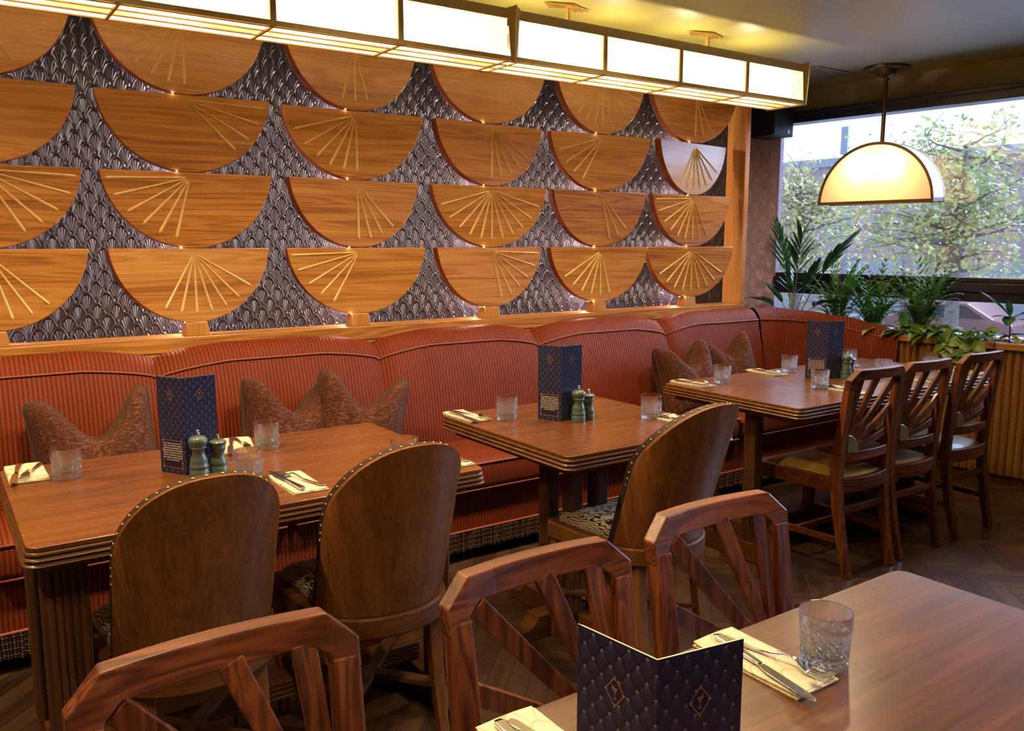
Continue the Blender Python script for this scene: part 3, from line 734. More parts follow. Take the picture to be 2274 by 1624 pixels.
# ================================================================== chairs
def backy(z):            # rake of the rear stiles (y forward = +)
    P = [(0, -.012), (.15, .022), (.30, .048), (.43, .058), (.60, .046), (.78, .022), (.90, .000)]
    for (a, b), (c, d) in zip(P, P[1:]):
        if z <= c: return b + (d - b) * (z - a) / (c - a)
    return P[-1][1]
def sunburst_chair(label, group):
    t = thing('sunburst_chair', label, 'chair', (0, 0, 0), 0, group)
    bow = lambda x: -.020 * (1 - min(1, (x / .17) ** 2))
    for s in (-1, 1):
        pts = [(s * .150, backy(0), .0), (s * .155, backy(.15), .15), (s * .160, backy(.3), .30), (s * .163, backy(.43), .43), (s * .165, backy(.6), .60), (s * .168, backy(.78), .78), (s * .169, backy(.83), .832)]
        MB().bar(pts, [.030, .032, .036, .040, .040, .040, .040], [.034, .036, .040, .042, .036, .032, .031]).build('rear_leg', WALN, t, bevel=.003)
        MB().bar([(s * .192, .47, 0), (s * .197, .462, .20), (s * .200, .455, .425)], [.028, .033, .040], [.028, .033, .040]).build('front_leg', WALN, t, bevel=.003)
        MB().bar([(s * .163, .07, .395), (s * .198, .44, .395)], .024, .062, (1, 0, 0)).build('side_rail', WALNX, t, bevel=.003)
        MB().bar([(s * .157, .035, .155), (s * .195, .462, .150)], .018, .028, (1, 0, 0)).build('side_stretcher', WALNX, t, bevel=.002)
    MB().bar([(-.176, .25, .152), (.176, .25, .152)], .018, .026, (0, 1, 0)).build('cross_stretcher', WALNX, t, bevel=.002)
    MB().bar([(-.150, .038, .285), (.150, .038, .285)], .016, .032, (0, 1, 0)).build('rear_stretcher', WALNX, t, bevel=.002)
    MB().bar([(-.20, .462, .395), (.20, .462, .395)], .024, .062, (0, 1, 0)).build('front_rail', WALNX, t, bevel=.003)
    MB().bar([(-.160 + .320 * i / 10, .055 + bow(-.160 + .320 * i / 10) * 1.5, .395) for i in range(11)], .026, .062, (0, 1, 0)).build('rear_rail', WALNX, t, bevel=.003)
    # top rail with chamfered shoulders
    out = [(-.190, .815), (-.190, .858), (-.146, .900), (-.09, .900), (-.045, .900), (0, .900), (.045, .900), (.09, .900), (.146, .900), (.190, .858), (.190, .815)]
    inn = [(-.148, .815), (-.148, .838), (-.126, .856), (-.09, .856), (-.045, .856), (0, .856), (.045, .856), (.09, .856), (.126, .856), (.148, .838), (.148, .815)]
    vs = []; 
    for th in (-.016, .016):
        for (x, z) in out + inn: vs.append((x, backy(z) + bow(x) + th, z))
    n = 11; fs = []
    for i in range(n - 1):
        fs += [(i, i + 1, n + i + 1, n + i), (2 * n + i, 3 * n + i, 3 * n + i + 1, 2 * n + i + 1), (i, 2 * n + i, 2 * n + i + 1, i + 1), (n + i, n + i + 1, 3 * n + i + 1, 3 * n + i)]
    fs += [(0, n, 3 * n, 2 * n), (n - 1, 3 * n - 1, 4 * n - 1, 2 * n - 1)]
    MB().add(vs, fs).build('top_rail', WALNX, t, bevel=.003)
    # curved lower back rail
    MB().bar([(-.150 + .30 * i / 10, backy(.52) + bow(-.15 + .30 * i / 10) * 1.1, .520) for i in range(11)], .022, .042, (0, 1, 0)).build('lower_rail', WALNX, t, bevel=.003)
    # fan of slats from a brass half disc low on one side
    hx, hz = -.140, .541
    for (ex, ez) in ((-.112, .862), (-.012, .862), (.132, .848), (.150, .715), (.150, .605)):
        d = Vector((ex - hx, 0, ez - hz)).normalized(); a = Vector((hx, 0, hz)) + d * .055
        pts = []
        for i in range(5):
            q = i / 4; x = a.x + (ex - a.x) * q; z = a.z + (ez - a.z) * q; pts.append((x, backy(z) + bow(x) * .9 + .008, z))
        MB().bar(pts, [.026, .029, .032, .034, .036], .015, (d.z, 0, -d.x)).build('back_slat', WALN, t, bevel=.002)
    pr = [(hx - .002, hz - .002)] + [(hx - .002 + .072 * cos(a), hz - .002 + .078 * sin(a)) for a in [pi / 2 * k / 10 for k in range(11)]]
    m = MB().prism(pr, backy(.56) - .022, backy(.56) + .014); m.build('brass_hub', BRASS, t, bevel=.003, auto=40)
    # leather drop-in seat
    def fn(u, v):
        y = .072 + .385 * v; hw = .150 + (.186 - .150) * v; x = (u * 2 - 1) * hw
        yy = y + (bow(x) * 1.6 * (1 - v)); e = min(u, 1 - u, v, 1 - v) * 2
        return (x, yy, .424 + .030 * (1 - (1 - min(1, e * 1.4)) ** 2.2))
    m = MB().grid(fn, 18, 18); m.grid(lambda u, v: (fn(u, v)[0], fn(u, v)[1], .418), 4, 4); m.build('seat', LEATHSEAT, t, smooth=True)
    return t
c0 = sunburst_chair('red walnut fan-backed chair with mustard seat, nearest of three at the far table', 'sunburst-backed chairs')
c0.location = (3.295, 2.03, 0); c0.rotation_euler = (0, 0, radians(-2))
dup(c0, (3.685, 2.03, 0), radians(-2), 'red walnut fan-backed chair, middle of three at the far table')
dup(c0, (4.175, 2.035, 0), radians(-2), 'red walnut fan-backed chair, farthest of three, nearest the ribbed planter')
dup(c0, (.285, 1.095, 0), radians(180.5), 'red walnut fan-backed chair at the lower left, largest in the foreground')
dup(c0, (.812, 1.095, 0), radians(180), 'red walnut fan-backed chair behind the foreground menu, middle of three')
dup(c0, (1.283, 1.125, 0), radians(178.5), 'red walnut fan-backed chair behind the foreground napkin, rightmost of three')

def round_chair(label, group):
    t = thing('round_back_chair', label, 'chair', (0, 0, 0), 0, group)
    H = .49; zb = .440; zs = .265
    def outline(q):                     # q 0..1 around the arch from lower left to lower right -> (s, z)
        if q < .25: return (-.985, zb + zs * q / .25)
        if q > .75: return (.985, zb + zs * (1 - q) / .25)
        a = pi * (q - .25) / .5; c, s_ = -cos(a), sin(a)
        return (.985 * math.copysign(abs(c) ** .87, c), zb + zs + (H - zs) * abs(s_) ** .87)
    def P(s, z, d=0.0):
        return (.190 * s, .150 * (1 - sqrt(max(0.0, 1 - s * s))) - (z - zb) * .315 + d, z)
    def shell(d0, d1, k=1.0, mat=None, name='', bev=0.0):
        NQ, NR = 48, 8; m = MB()
        for d in (d0, d1):
            def fn(u, v):
                s, z = outline(u); 
                bz = zb if (u < .001 or u > .999) else z
                # interpolate from bottom centre line to outline
                bx = s * v * k; z0 = zb + .0; zz = z0 + (z - z0) * v * (k if k < 1 else 1)
                return P(bx, zz, d)
            m.grid(fn, NQ, NR)
        # rim
        o = len(m.v)
        for i in range(NQ + 1):
            s, z = outline(i / NQ); zz = zb + (z - zb) * (k if k < 1 else 1)
            m.v.append(P(s * k, zz, d0)); m.v.append(P(s * k, zz, d1))
        for i in range(NQ): m.f.append((o + 2 * i, o + 2 * i + 1, o + 2 * i + 3, o + 2 * i + 2)); m.m.append(0)
        m.f.append((o, o + 1, o + 2 * NQ + 1, o + 2 * NQ)); m.m.append(0)
        return m.build(name, mat, t, auto=35, merge=.0002)
    shell(0.0, .014, 1.0, BROWN, 'back_shell'); 
    shell(.0142, .044, .996, LEATH, 'back_upholstery')
    nm = None
    for i in range(30):
        q = .20 + .60 * i / 29; s, z = outline(q); p = P(s * .997, zb + (z - zb) * .997 + .0010, .027)
        if nm is None:
            b = MB().lathe([(.0001, .0022), (.0020, .0019), (.0034, .0006), (.0036, -.001)], 10)
            nm = b.build('nailhead', GOLD, t, smooth=True); o = nm
        else: o = nm.copy(); COL.objects.link(o); o.parent = t
        s2, z2 = outline(q + .01); tx = Vector(P(s2, z2, .024)) - Vector(P(s, z, .024)); n = Vector((0, 1, 0)).cross(tx).normalized()
        if n.z < 0 and abs(s) < .9: n = -n
        if n.x * s < 0 and abs(s) > .5: n = -n
        o.location = p; o.rotation_euler = n.to_track_quat('Z', 'Y').to_euler()
    # D shaped seat frame
    def seat_poly(g=0.0, yo=0.0):
        p = []
        for i in range(21): a = pi * i / 20; p.append((-(.192 + g) * cos(a), .150 - (.150 + g) * sin(a)))
        p += [(.204 + g, .30), (.212 + g, .44 + g), (.190 + g, .462 + g), (-.190 - g, .462 + g), (-.212 - g, .44 + g), (-.204 - g, .30)]
        return p
    MB().prism(seat_poly(.010), .378, .438, 'xy').build('seat_frame', BROWNX, t, bevel=.006, auto=40)
    sp = seat_poly(-.020); c = Vector((0, .25)); m = MB(); secs = []
    for sc, z in ((1.0, .436), (1.0, .446), (.975, .460), (.90, .472), (.70, .480), (.35, .484), (.02, .485)):
        secs.append([(c.x + (x - c.x) * sc, c.y + (y - c.y) * sc, z) for x, y in sp])
    m.sweep(None, secs); m.build('seat_cushion', SEATPAT, t, smooth=True)
    for s in (-1, 1):
        MB().bar([(s * .140, .020, 0), (s * .136, .055, .20), (s * .132, .075, .380)], [.028, .034, .040], [.030, .034, .040]).build('rear_leg', BROWN, t, bevel=.003)
        MB().bar([(s * .188, .445, 0), (s * .188, .432, .380)], [.030, .042], [.030, .042]).build('front_leg', BROWN, t, bevel=.003)
    MB().bar([(-.138, .05, .175), (.188, .435, .175)], .016, .036, (0, 0, 1)).build('cross_stretcher', BROWNX, t, bevel=.002)
    MB().bar([(.138, .05, .175), (-.188, .435, .175)], .0155, .036, (0, 0, 1)).build('cross_stretcher', BROWNX, t, bevel=.002)
    return t
r0 = round_chair('round-backed brown oak chair with nailhead trim, left one at the long left table', 'round-backed chairs')
r0.location = (.480, 1.940, 0); r0.rotation_euler = (0, 0, radians(0))
dup(r0, (.978, 1.940, 0), radians(-2), 'round-backed brown oak chair with nailhead trim, right one at the long left table')
dup(r0, (1.985, 1.875, 0), radians(0), 'round-backed brown oak chair with nailhead trim at the small middle table')

# ================================================================== tableware
def tumbler(label, loc, rz=0.0):
    t = thing('tumbler', label, 'glass', loc, rz, 'cut crystal tumblers')
    H = .088; rb, rt_ = .0365, .0412; NS = 144; NZ = 44
    def R(z): return rb + (rt_ - rb) * (z / H) ** .8
    secs = []
    for j in range(NZ + 1):
        z = .0015 + (H - .0030) * j / NZ; ring = []
        for i in range(NS):
            a = 2 * pi * i / NS; u = a / (2 * pi) * 6; v = (z - .008) / .0215
            cut = 0
            if .008 < z < .064:
                p = (u + v * .5) % 1.0; q = (u - v * .5) % 1.0; big = min(abs(p - .5), abs(q - .5))
                p2 = (u * 3 + v * 1.5) % 1.0; q2 = (u * 3 - v * 1.5) % 1.0
                fine = 1 - max(abs(p2 - .5), abs(q2 - .5)) * 2
                zone = (p < .5) == (q < .5)
                cut = .0042 * (fine if zone else abs(((u + v * .5) * 4) % 1.0 - .5) * 1.6) * min(1, (z - .008) / .004) * min(1, (.064 - z) / .012)
            r = R(z) - cut; ring.append((r * cos(a), r * sin(a), z))
        secs.append(ring)
    circ = lambda r, z: [(r * cos(2 * pi * i / NS), r * sin(2 * pi * i / NS), z) for i in range(NS)]
    full = [circ(rb * .3, .0006), circ(rb - .002, .0004)] + secs + [circ(rt_ - .0006, H), circ(rt_ - .0018, H)] + [circ(R(.082) - .0026, .082), circ(R(.070) - .0034, .070), circ(R(.060) - .0066, .058), circ(R(.04) - .0074, .04), circ(R(.022) - .0078, .024), circ(rb - .011, .0165), circ(rb - .020, .0150), circ(.004, .0145)]
    m = MB(); m.sweep(None, full); m.build('glass_body', CRYSTAL, t, auto=7)
    return t
T = .7605
g0 = tumbler('cut crystal tumbler beside the leftmost napkin', (.291, 2.635, T), .3)
for p, r, lb in [((.874, 2.658), .9, 'cut crystal tumbler at the back middle of the long left table'),
                 ((.705, 2.314), 1.4, 'cut crystal tumbler half hidden behind the top of the left round-backed chair'),
                 ((1.134, 2.200), .1, 'cut crystal tumbler at the right end of the long left table'),
                 ((1.774, 2.597), .6, 'cut crystal tumbler at the left of the small middle table, left of the menu'),
                 ((2.241, 2.304), 1.9, 'cut crystal tumbler at the right of the small middle table'),
                 ((3.078, 2.692), .2, 'cut crystal tumbler nearest the left end of the far right table'),
                 ((3.644, 2.745), .8, 'cut crystal tumbler at the back of the far right table just left of the menu'),
                 ((3.338, 2.344), 1.2, 'cut crystal tumbler in front of the menu on the far right table'),
                 ((4.137, 2.728), .4, 'cut crystal tumbler behind the mills on the far right table'),
                 ((3.881, 2.369), 1.0, 'cut crystal tumbler seen through the back of the nearest fan-backed chair'),
                 ((4.345, 2.383), 1.6, 'cut crystal tumbler seen through the back of the middle fan-backed chair'),
                 ((1.125, .756), .35, 'large-looking cut crystal tumbler on the foreground table')]:
    dup(g0, (p[0], p[1], T), r, lb)

def napkin(label, loc, rz=0.0, w=.098, L=.205):
    t = thing('napkin', label, 'napkin', loc, rz, 'folded cream napkins')
    m = MB()
    for k, (dx, dy, z) in enumerate(((0, 0, 0), (.002, -.002, .0022), (-.001, .001, .0044))):
        def fn(u, v, s):
            x = (u - .5) * (w - k * .002) + dx; y = (v - .5) * (L - k * .002) + dy
            return (x, y, z + s * .0018 + .0008 * sin(u * 5 + k) * cos(v * 4) * k + (.003 * max(0, v - .8) * 5 * k * .5))
        m.grid(lambda u, v: fn(u, v, 0), 6, 10); m.grid(lambda u, v: fn(u, v, 1), 6, 10)
        for (a, b) in (((0, 0), (1, 0)), ((1, 0), (1, 1)), ((1, 1), (0, 1)), ((0, 1), (0, 0))):
            f = lambda u, v: fn(a[0] + (b[0] - a[0]) * u, a[1] + (b[1] - a[1]) * u, v)
            m.grid(f, 8, 1)
    m.build('folded_cloth', NAPKIN, t, merge=.0001, auto=40)
    return t
def fork(label, loc, rz=0.0):
    t = thing('fork', label, 'fork', loc, rz, 'steel forks')
    hz = lambda y: .0015 + .011 * math.exp(-((y - .035) / .028) ** 2) + (.006 if y > .085 else .006 * max(0, (y - .06) / .025))
    pts = [-.095, -.085, -.06, -.03, 0, .02, .035, .048]; wd = [.010, .016, .0135, .009, .0062, .0055, .006, .012]
    m = MB().bar([(0, y, hz(y) + .0012) for y in pts], wd, [.0022] * 8, (1, 0, 0))
    m.build('fork_handle', STEEL, t, bevel=.0006, auto=50)
    m = MB().bar([(0, .046, hz(.046) + .001), (0, .056, hz(.056)), (0, .064, hz(.064) - .001)], [.012, .0225, .0235], .0018, (1, 0, 0))
    for k in range(4):
        x = (-1.5 + k) * .0062
        m.bar([(x, .062, .0035), (x, .078, .0022), (x * .97, .095, .006), (x * .95, .104, .010)], [.0040, .0034, .0028, .0012], .0015, (1, 0, 0))
    m.build('tines', STEEL, t, auto=50)
    return t
def knife(label, loc, rz=0.0):
    t = thing('table_knife', label, 'knife', loc, rz, 'steel table knives')
    MB().bar([(0, y, .0045) for y in (-.115, -.108, -.07, -.02, -.005)], [.010, .0165, .014, .0105, .009], [.005, .007, .006, .0055, .005], (1, 0, 0)).build('knife_handle', STEEL, t, bevel=.0015)
    poly = [(-.006, -.004), (.006, -.004), (.0105, .02), (.0105, .085), (.0075, .103), (.001, .113), (-.004, .108), (-.007, .09), (-.007, .02)]
    MB().prism(poly, .0035, .0048, 'xy').build('blade', STEEL, t, bevel=.0005)
    return t
NK = [(.198, 2.742, 0, 'leftmost napkin of the long left table', 180 - 20, 172),
      (.800, 2.735, -12, 'napkin behind the mills on the long left table', 190, 175),
      (.805, 2.205, 0, 'napkin between the two round chair backs', 18, 4),
      (1.268, 2.200, 0, 'napkin at the long left table\'s right corner', 15, 2),
      (1.667, 2.712, 0, 'napkin at the middle table\'s left corner', 190, 178),
      (2.285, 2.195, 0, 'napkin at the right of the middle table', 20, 5),
      (2.945, 2.757, 0, 'napkin at the far right table\'s left end', 195, 180),
      (3.515, 2.785, -8, 'napkin left of the menu on the far right table', 190, 176),
      (3.385, 2.232, -6, 'napkin before the nearest fan-backed chair', 14, 0),
      (3.935, 2.215, 0, 'napkin before the middle fan-backed chair', 14, 2),
      (4.365, 2.225, 0, 'napkin by the farthest fan-backed chair', 12, 2),
      (4.075, 2.752, 0, 'napkin behind the menu on the far right table', 190, 178),
      (1.045, .812, 0, 'napkin beside the tumbler on the foreground table', 188, 170),
      (.615, .805, 0, 'napkin cut by the picture\'s bottom edge', 190, 176)]
protos = None
for i, (x, y, r, lb, fr_, kr) in enumerate(NK):
    side = 1 if fr_ > 90 else -1
    pn, pf, pk = (x, y, T), (x + .014 * 1, y - .006 * side, T + .0078), (x - .026, y - .022 * side, T + .0078)
    if protos is None:
        protos = (napkin('folded cream fan-patterned ' + lb, pn, radians(r)), fork('steel fork lying on the ' + lb, pf, radians(fr_ + r)), knife('steel knife lying on the ' + lb, pk, radians(kr + r)))
    else:
        dup(protos[0], pn, radians(r), 'folded cream fan-patterned ' + lb)
        dup(protos[1], pf, radians(fr_ + r), 'steel fork lying on the ' + lb)
        dup(protos[2], pk, radians(kr + r), 'steel knife lying on the ' + lb)

# pepper and salt mills
def mill(name, label, loc, prof, knob):
    t = thing(name, label, 'mill', loc, 0, 'wooden condiment mills')
    MB().lathe(prof, 32).build('mill_body', MILLG, t, auto=45)
    MB().lathe([(.0001, knob), (.004, knob), (.0055, knob + .003), (.0055, knob + .007), (.003, knob + .009), (.0045, knob + .012), (.0055, knob + .014), (.0045, knob + .0165), (.0001, knob + .017)], 16).build('steel_knob', STEEL, t, smooth=True)
    return t
BIG = [(.0001, 0), (.0265, 0), (.0265, .022), (.0250, .024), (.0268, .028), (.0265, .034), (.0235, .038), (.0245, .045), (.0225, .055), (.0175, .065), (.0165, .074), (.0200, .082), (.0222, .085), (.0205, .088), (.0225, .092), (.0265, .100), (.0255, .110), (.0180, .117), (.0001, .120)]
SML = [(.0001, 0), (.0245, 0), (.0245, .020), (.0225, .022), (.0240, .028), (.0225, .034), (.0205, .040), (.0165, .050), (.0160, .058), (.0205, .068), (.0215, .078), (.0200, .080), (.0235, .085), (.0240, .091), (.0190, .096), (.0001, .098)]
pm = mill('pepper_mill', 'taller green-grey pepper mill by the menu on the long left table', (.603, 2.437, T), BIG, .119)
sm = mill('salt_mill', 'shorter green-grey salt mill by the menu on the long left table', (.662, 2.452, T), SML, .097)
dup(pm, (1.972, 2.412, T), 0, 'taller green-grey pepper mill by the menu on the small middle table')
dup(sm, (2.030, 2.425, T), 0, 'shorter green-grey salt mill by the menu on the small middle table')
dup(pm, (3.690, 2.445, T), 0, 'taller green-grey pepper mill by the menu on the far right table')
dup(sm, (3.745, 2.462, T), 0, 'shorter green-grey salt mill by the menu on the far right table')

# menus
MTEXT = ["Our menus are made from", "either corn starch or paper", "which are eco friendly and", "sustainable. They are discarded", "with our food waste which is", "used to create green energy", "and compost used by farmers", "to grow more food."]
def menu(label, S, L, R, text=True):
    t = thing('folded_menu', label, 'menu', (S[0], S[1], T), 0, 'navy folded menus')
    H = .283; S = Vector(S); 
    for nm, E, sg in (('left_cover', Vector(L), 1), ('right_cover', Vector(R), -1)):
        d = (E - S); w = d.length; d.normalize(); n = Vector((-d.y, d.x)) * sg; w = .100
        if n.dot(-S) < 0: n = -n
        P = lambda u, v, o=0.0: (d.x * u + n.x * o, d.y * u + n.y * o, v)
        m = MB(); v = [P(0, 0, 0), P(w, 0, 0), P(w, H, 0), P(0, H, 0), P(0, 0, -.0009), P(w, 0, -.0009), P(w, H, -.0009), P(0, H, -.0009)]
        m.add(v, [(0, 1, 2, 3), (7, 6, 5, 4), (0, 4, 5, 1), (1, 5, 6, 2), (2, 6, 7, 3), (3, 7, 4, 0)])
        for k, (a, b) in enumerate(((0, 0), (w, 0), (w, H), (0, H)) * 2): m.uv[k] = (a * sg, b)
        m.m = [0, 1, 1, 1, 1, 1]
        c = m.build(nm, [MENU, CREAM], t)
        v = [P(.001, .001, -.001), P(w - .002, .001, -.001), P(w - .002, H - .0015, -.001), P(.001, H - .0015, -.001), P(.001, .001, -.0042), P(w - .002, .001, -.0042), P(w - .002, H - .0015, -.0042), P(.001, H - .0015, -.0042)]
        MB().add(v, [(0, 1, 2, 3), (7, 6, 5, 4), (0, 4, 5, 1), (1, 5, 6, 2), (2, 6, 7, 3), (3, 7, 4, 0)]).build('inner_pages', CREAM, t)
        # emblem: foil diamond with corner squares and a cocktail glass
        cu, cv = w / 2, H - .052; em = MB()
        def seg(a, b, wd=.0007, o=.0004):
            a, b = Vector(a), Vector(b); q = (b - a).normalized(); s = Vector((-q.y, q.x)) * wd / 2
            em.add([P(cu + p.x, cv + p.y, o) for p in (a - s, b - s, b + s, a + s)], [(0, 1, 2, 3)])
        dd, hh = .0118, .0150
        pts = [(0, hh), (dd, 0), (0, -hh), (-dd, 0)]
        for k in range(4):
            a, b = Vector(pts[k]), Vector(pts[(k + 1) % 4]); q = (b - a) * .10; seg(a + q, b - q)
            e1 = a * .84 + Vector((0, 0)); seg(a + q, a * .80); seg(a - (Vector(pts[(k - 1) % 4]) - a) * -.10, a * .80)
            x, y = pts[k]; s = .0013; em.add([P(cu + x - s, cv + y, .0004), P(cu + x, cv + y - s, .0004), P(cu + x + s, cv + y, .0004), P(cu + x, cv + y + s, .0004)], [(0, 1, 2, 3)])
        for a, b in (((-.0036, .0040), (.0036, .0040)), ((-.0036, .0040), (0, -.0005)), ((.0036, .0040), (0, -.0005)), ((0, -.0005), (0, -.0068)), ((-.0022, -.0068), (.0022, -.0068)), ((-.001, .0012), (.0034, .0066)), ((-.0022, .0026), (.0022, .0026))): seg(a, b, .0006)
        bk = MB().add([P(cu + x * .95, cv + y * .95, .0002) for x, y in pts], [(0, 1, 2, 3)]); bk.build('emblem_ground', NAVYINK, c, fix=False)
        em.build('emblem', COPPER, c, fix=False)
        if text and nm == 'left_cover':
            u0, u1, v0, v1 = .014, .086, .018, .098; bx = MB()
            bx.add([P(a, b, .0002) for a, b in ((u0, v0), (u1, v0), (u1, v1), (u0, v1))], [(0, 1, 2, 3)]); bx.build('text_ground', NAVYINK, c, fix=False)
            em = MB(); cu, cv = 0, 0
            for a, b in (((u0, v0), (u1, v0)), ((u1, v0), (u1, v1)), ((u1, v1), (u0, v1)), ((u0, v1), (u0, v0))): seg(a, b, .0009)
            for x, y in ((u0, v0), (u1, v0), (u0, v1), (u1, v1)):
                s = .0019; em.add([P(x - s, y - s, .0005), P(x + s, y - s, .0005), P(x + s, y + s, .0005), P(x - s, y + s, .0005)], [(0, 1, 2, 3)])
            em.build('text_border', COPPER, c, fix=False)
            # the panel runs away from the spine, so lettering reads from far edge to spine
            cd = bpy.data.curves.new('lettering', 'FONT'); cd.body = '\n'.join(MTEXT); cd.size = .0062; cd.align_x = 'CENTER'; cd.space_line = 1.12; cd.extrude = 0; cd.offset = .00012
            to = bpy.data.objects.new('lettering', cd); COL.objects.link(to); to.parent = c; cd.materials.append(PAPERINK)
            ex = Vector((-d.x, -d.y, 0)); ez = Vector((0, 0, 1)); en = ex.cross(ez)
            M = Matrix((ex, ez, -en if False else ex.cross(ez))).transposed().to_4x4(); M.translation = Vector(P(.050, .0875, .0006)); to.matrix_local = M; font_mesh(to)
    return t
menu('navy quilted-pattern folded menu standing behind the mills on the long left table', (.575, 2.467), (.525, 2.556), (.673, 2.487))
menu('navy quilted-pattern folded menu standing on the small middle table', (1.914, 2.442), (1.873, 2.536), (2.012, 2.447))
menu('navy quilted-pattern folded menu standing on the far right table', (3.588, 2.485), (3.547, 2.574), (3.684, 2.466))
menu('dark navy quilted-pattern folded menu in the foreground, cropped by the bottom edge', (.522, .521), (.510, .617), (.618, .505), False)

# ================================================================== lamps
def lantern():
    t = thing('long_lantern', 'long brass-framed ceiling lantern with ribbed glowing panels running along the screen', 'ceiling lamp', (1.0, 3.21, 2.19))
    ox, y0, y1, H = 1.0, -.122, .122, .205
    mods = [(-1.98, .045), (.085, 2.118), (2.168, 4.125)]
    fr = MB()
    X_0, X_1 = -1.99 - ox, 4.13 - ox
    for y in (y0, y1):
        s = -1 if y < 0 else 1
        fr.box((X_0, min(y, y + s * .008), H - .038), (X_1, max(y, y + s * .008) + 0, H)); fr.box((X_0, min(y, y + s * .006), -.002), (X_1, max(y, y + s * .006), .017))
        fr.box((X_0, y - .004, H - .002), (X_1, y + .004, H + .004))
    for x in (X_0, X_1 - .012): fr.box((x, y0, -.002), (x + .012, y1, H))
    fr.box((X_0, y0 + .004, -.006), (X_1, y0 + .012, .0)); fr.box((X_0, y1 - .012, -.006), (X_1, y1 - .004, .0))
    for y in (-.040, .040): fr.box((X_0, y - .003, -.006), (X_1, y + .003, .0))
    for a, b in mods:
        for k in range(5):
            x = a + (b - a) * k / 4 - ox
            fr.box((x - .005, y0, -.007), (x + .005, y1, .0))
            if 0 < k < 4:
                for y in (y0, y1): fr.box((x - .011, y - .007, .0), (x + .011, y + .007, H))
        fr.box((a - ox - .0, y0, H - .002), (a - ox + .02, y1, H + .002))
    for k in range(13): 
        x = X_0 + (X_1 - X_0) * k / 12; fr.box((x - .01, y0, H - .001), (x + .01, y1, H + .003))
    fr.build('brass_frame', LAMPMETAL, t, bevel=.0015)
    kx = [-1.985 - ox, .065 - ox, 2.143 - ox, 4.118 - ox]
    for i, x in enumerate(kx):
        for y, s in ((y0, -1), (y1, 1)):
            m = MB(); c = .018
            m.add([(x - .034, y + s * .0075, H + .006), (x - .016, y + s * .016, H + .010), (x, y + s * .026, H + .018), (x + .016, y + s * .016, H + .010), (x + .034, y + s * .0075, H + .006),
                   (x - .014, y + s * .0075, -.004), (x, y + s * .012, -.010), (x + .014, y + s * .0075, -.004)], [(0, 1, 6, 5), (1, 2, 6), (2, 3, 6), (3, 4, 7, 6), (0, 5, 7, 4)] + [(0, 4, 3, 2, 1)])
            m.build('fan_bracket', LAMPMETAL, t)
    for a, b in mods:
        for k in range(4):
            xa = a + (b - a) * k / 4 - ox + .006; xb = a + (b - a) * (k + 1) / 4 - ox - .006
            for y in (y0, y1): MB().add([(xa, y, .012), (xb, y, .012), (xb, y, H - .03), (xa, y, H - .03)], [(0, 1, 2, 3)]).build('side_diffuser', LGLASS, t, fix=False)
            for (ya, yb, mt) in ((y0 + .004, -.041, LWHITE), (-.039, .039, LAMBER), (.041, y1 - .004, LWHITE)):
                MB().add([(xa, ya, .001), (xb, ya, .001), (xb, yb, .001), (xa, yb, .001)], [(0, 1, 2, 3)]).build('base_diffuser', mt, t, fix=False)
            lx = xa + (xb - xa) * .36
            light('lantern_bulb', 'POINT', (lx + ox, 3.21, 2.19 + .098), 6.2, (1, .80, .50), shadow_soft_size=.022)
    y = X_1 - .006; MB().add([(y, y0 + .008, .012), (y, y1 - .008, .012), (y, y1 - .008, H - .03), (y, y0 + .008, H - .03)], [(0, 1, 2, 3)]).build('side_diffuser', LGLASS, t, fix=False)
    # rods and winged ceiling plates
    for x in (-1.0, -.1, 1.3, 2.545, 3.475):
        xx = x - ox; m = MB().lathe([(.013, H - .01), (.013, CEIL - 2.19 - .006)], 16, (xx, .012, 0)); m.build('rod', GOLD, t, auto=40)
        m = MB(); zc = CEIL - 2.19 - .004
        m.prism([(xx - .030, -.018), (xx, .026), (xx + .030, -.018), (xx + .012, -.03), (xx - .012, -.03)], zc - .010, zc, 'xy')
        for s in (-1, 1):
            for q, (r0_, r1_, yo) in enumerate(((.026, .128, .0), (.022, .108, .016), (.020, .086, .030))):
                p = [(xx + s * r0_, -.018 + yo), (xx + s * r0_, .000 + yo), (xx + s * r1_, .022 + yo), (xx + s * (r1_ - .02), .004 + yo)]
                m.prism(p if s > 0 else p[::-1], zc - .006 - q * .002, zc - q * .002, 'xy')
        m.build('winged_plate', GOLD, t, auto=30)
lantern()

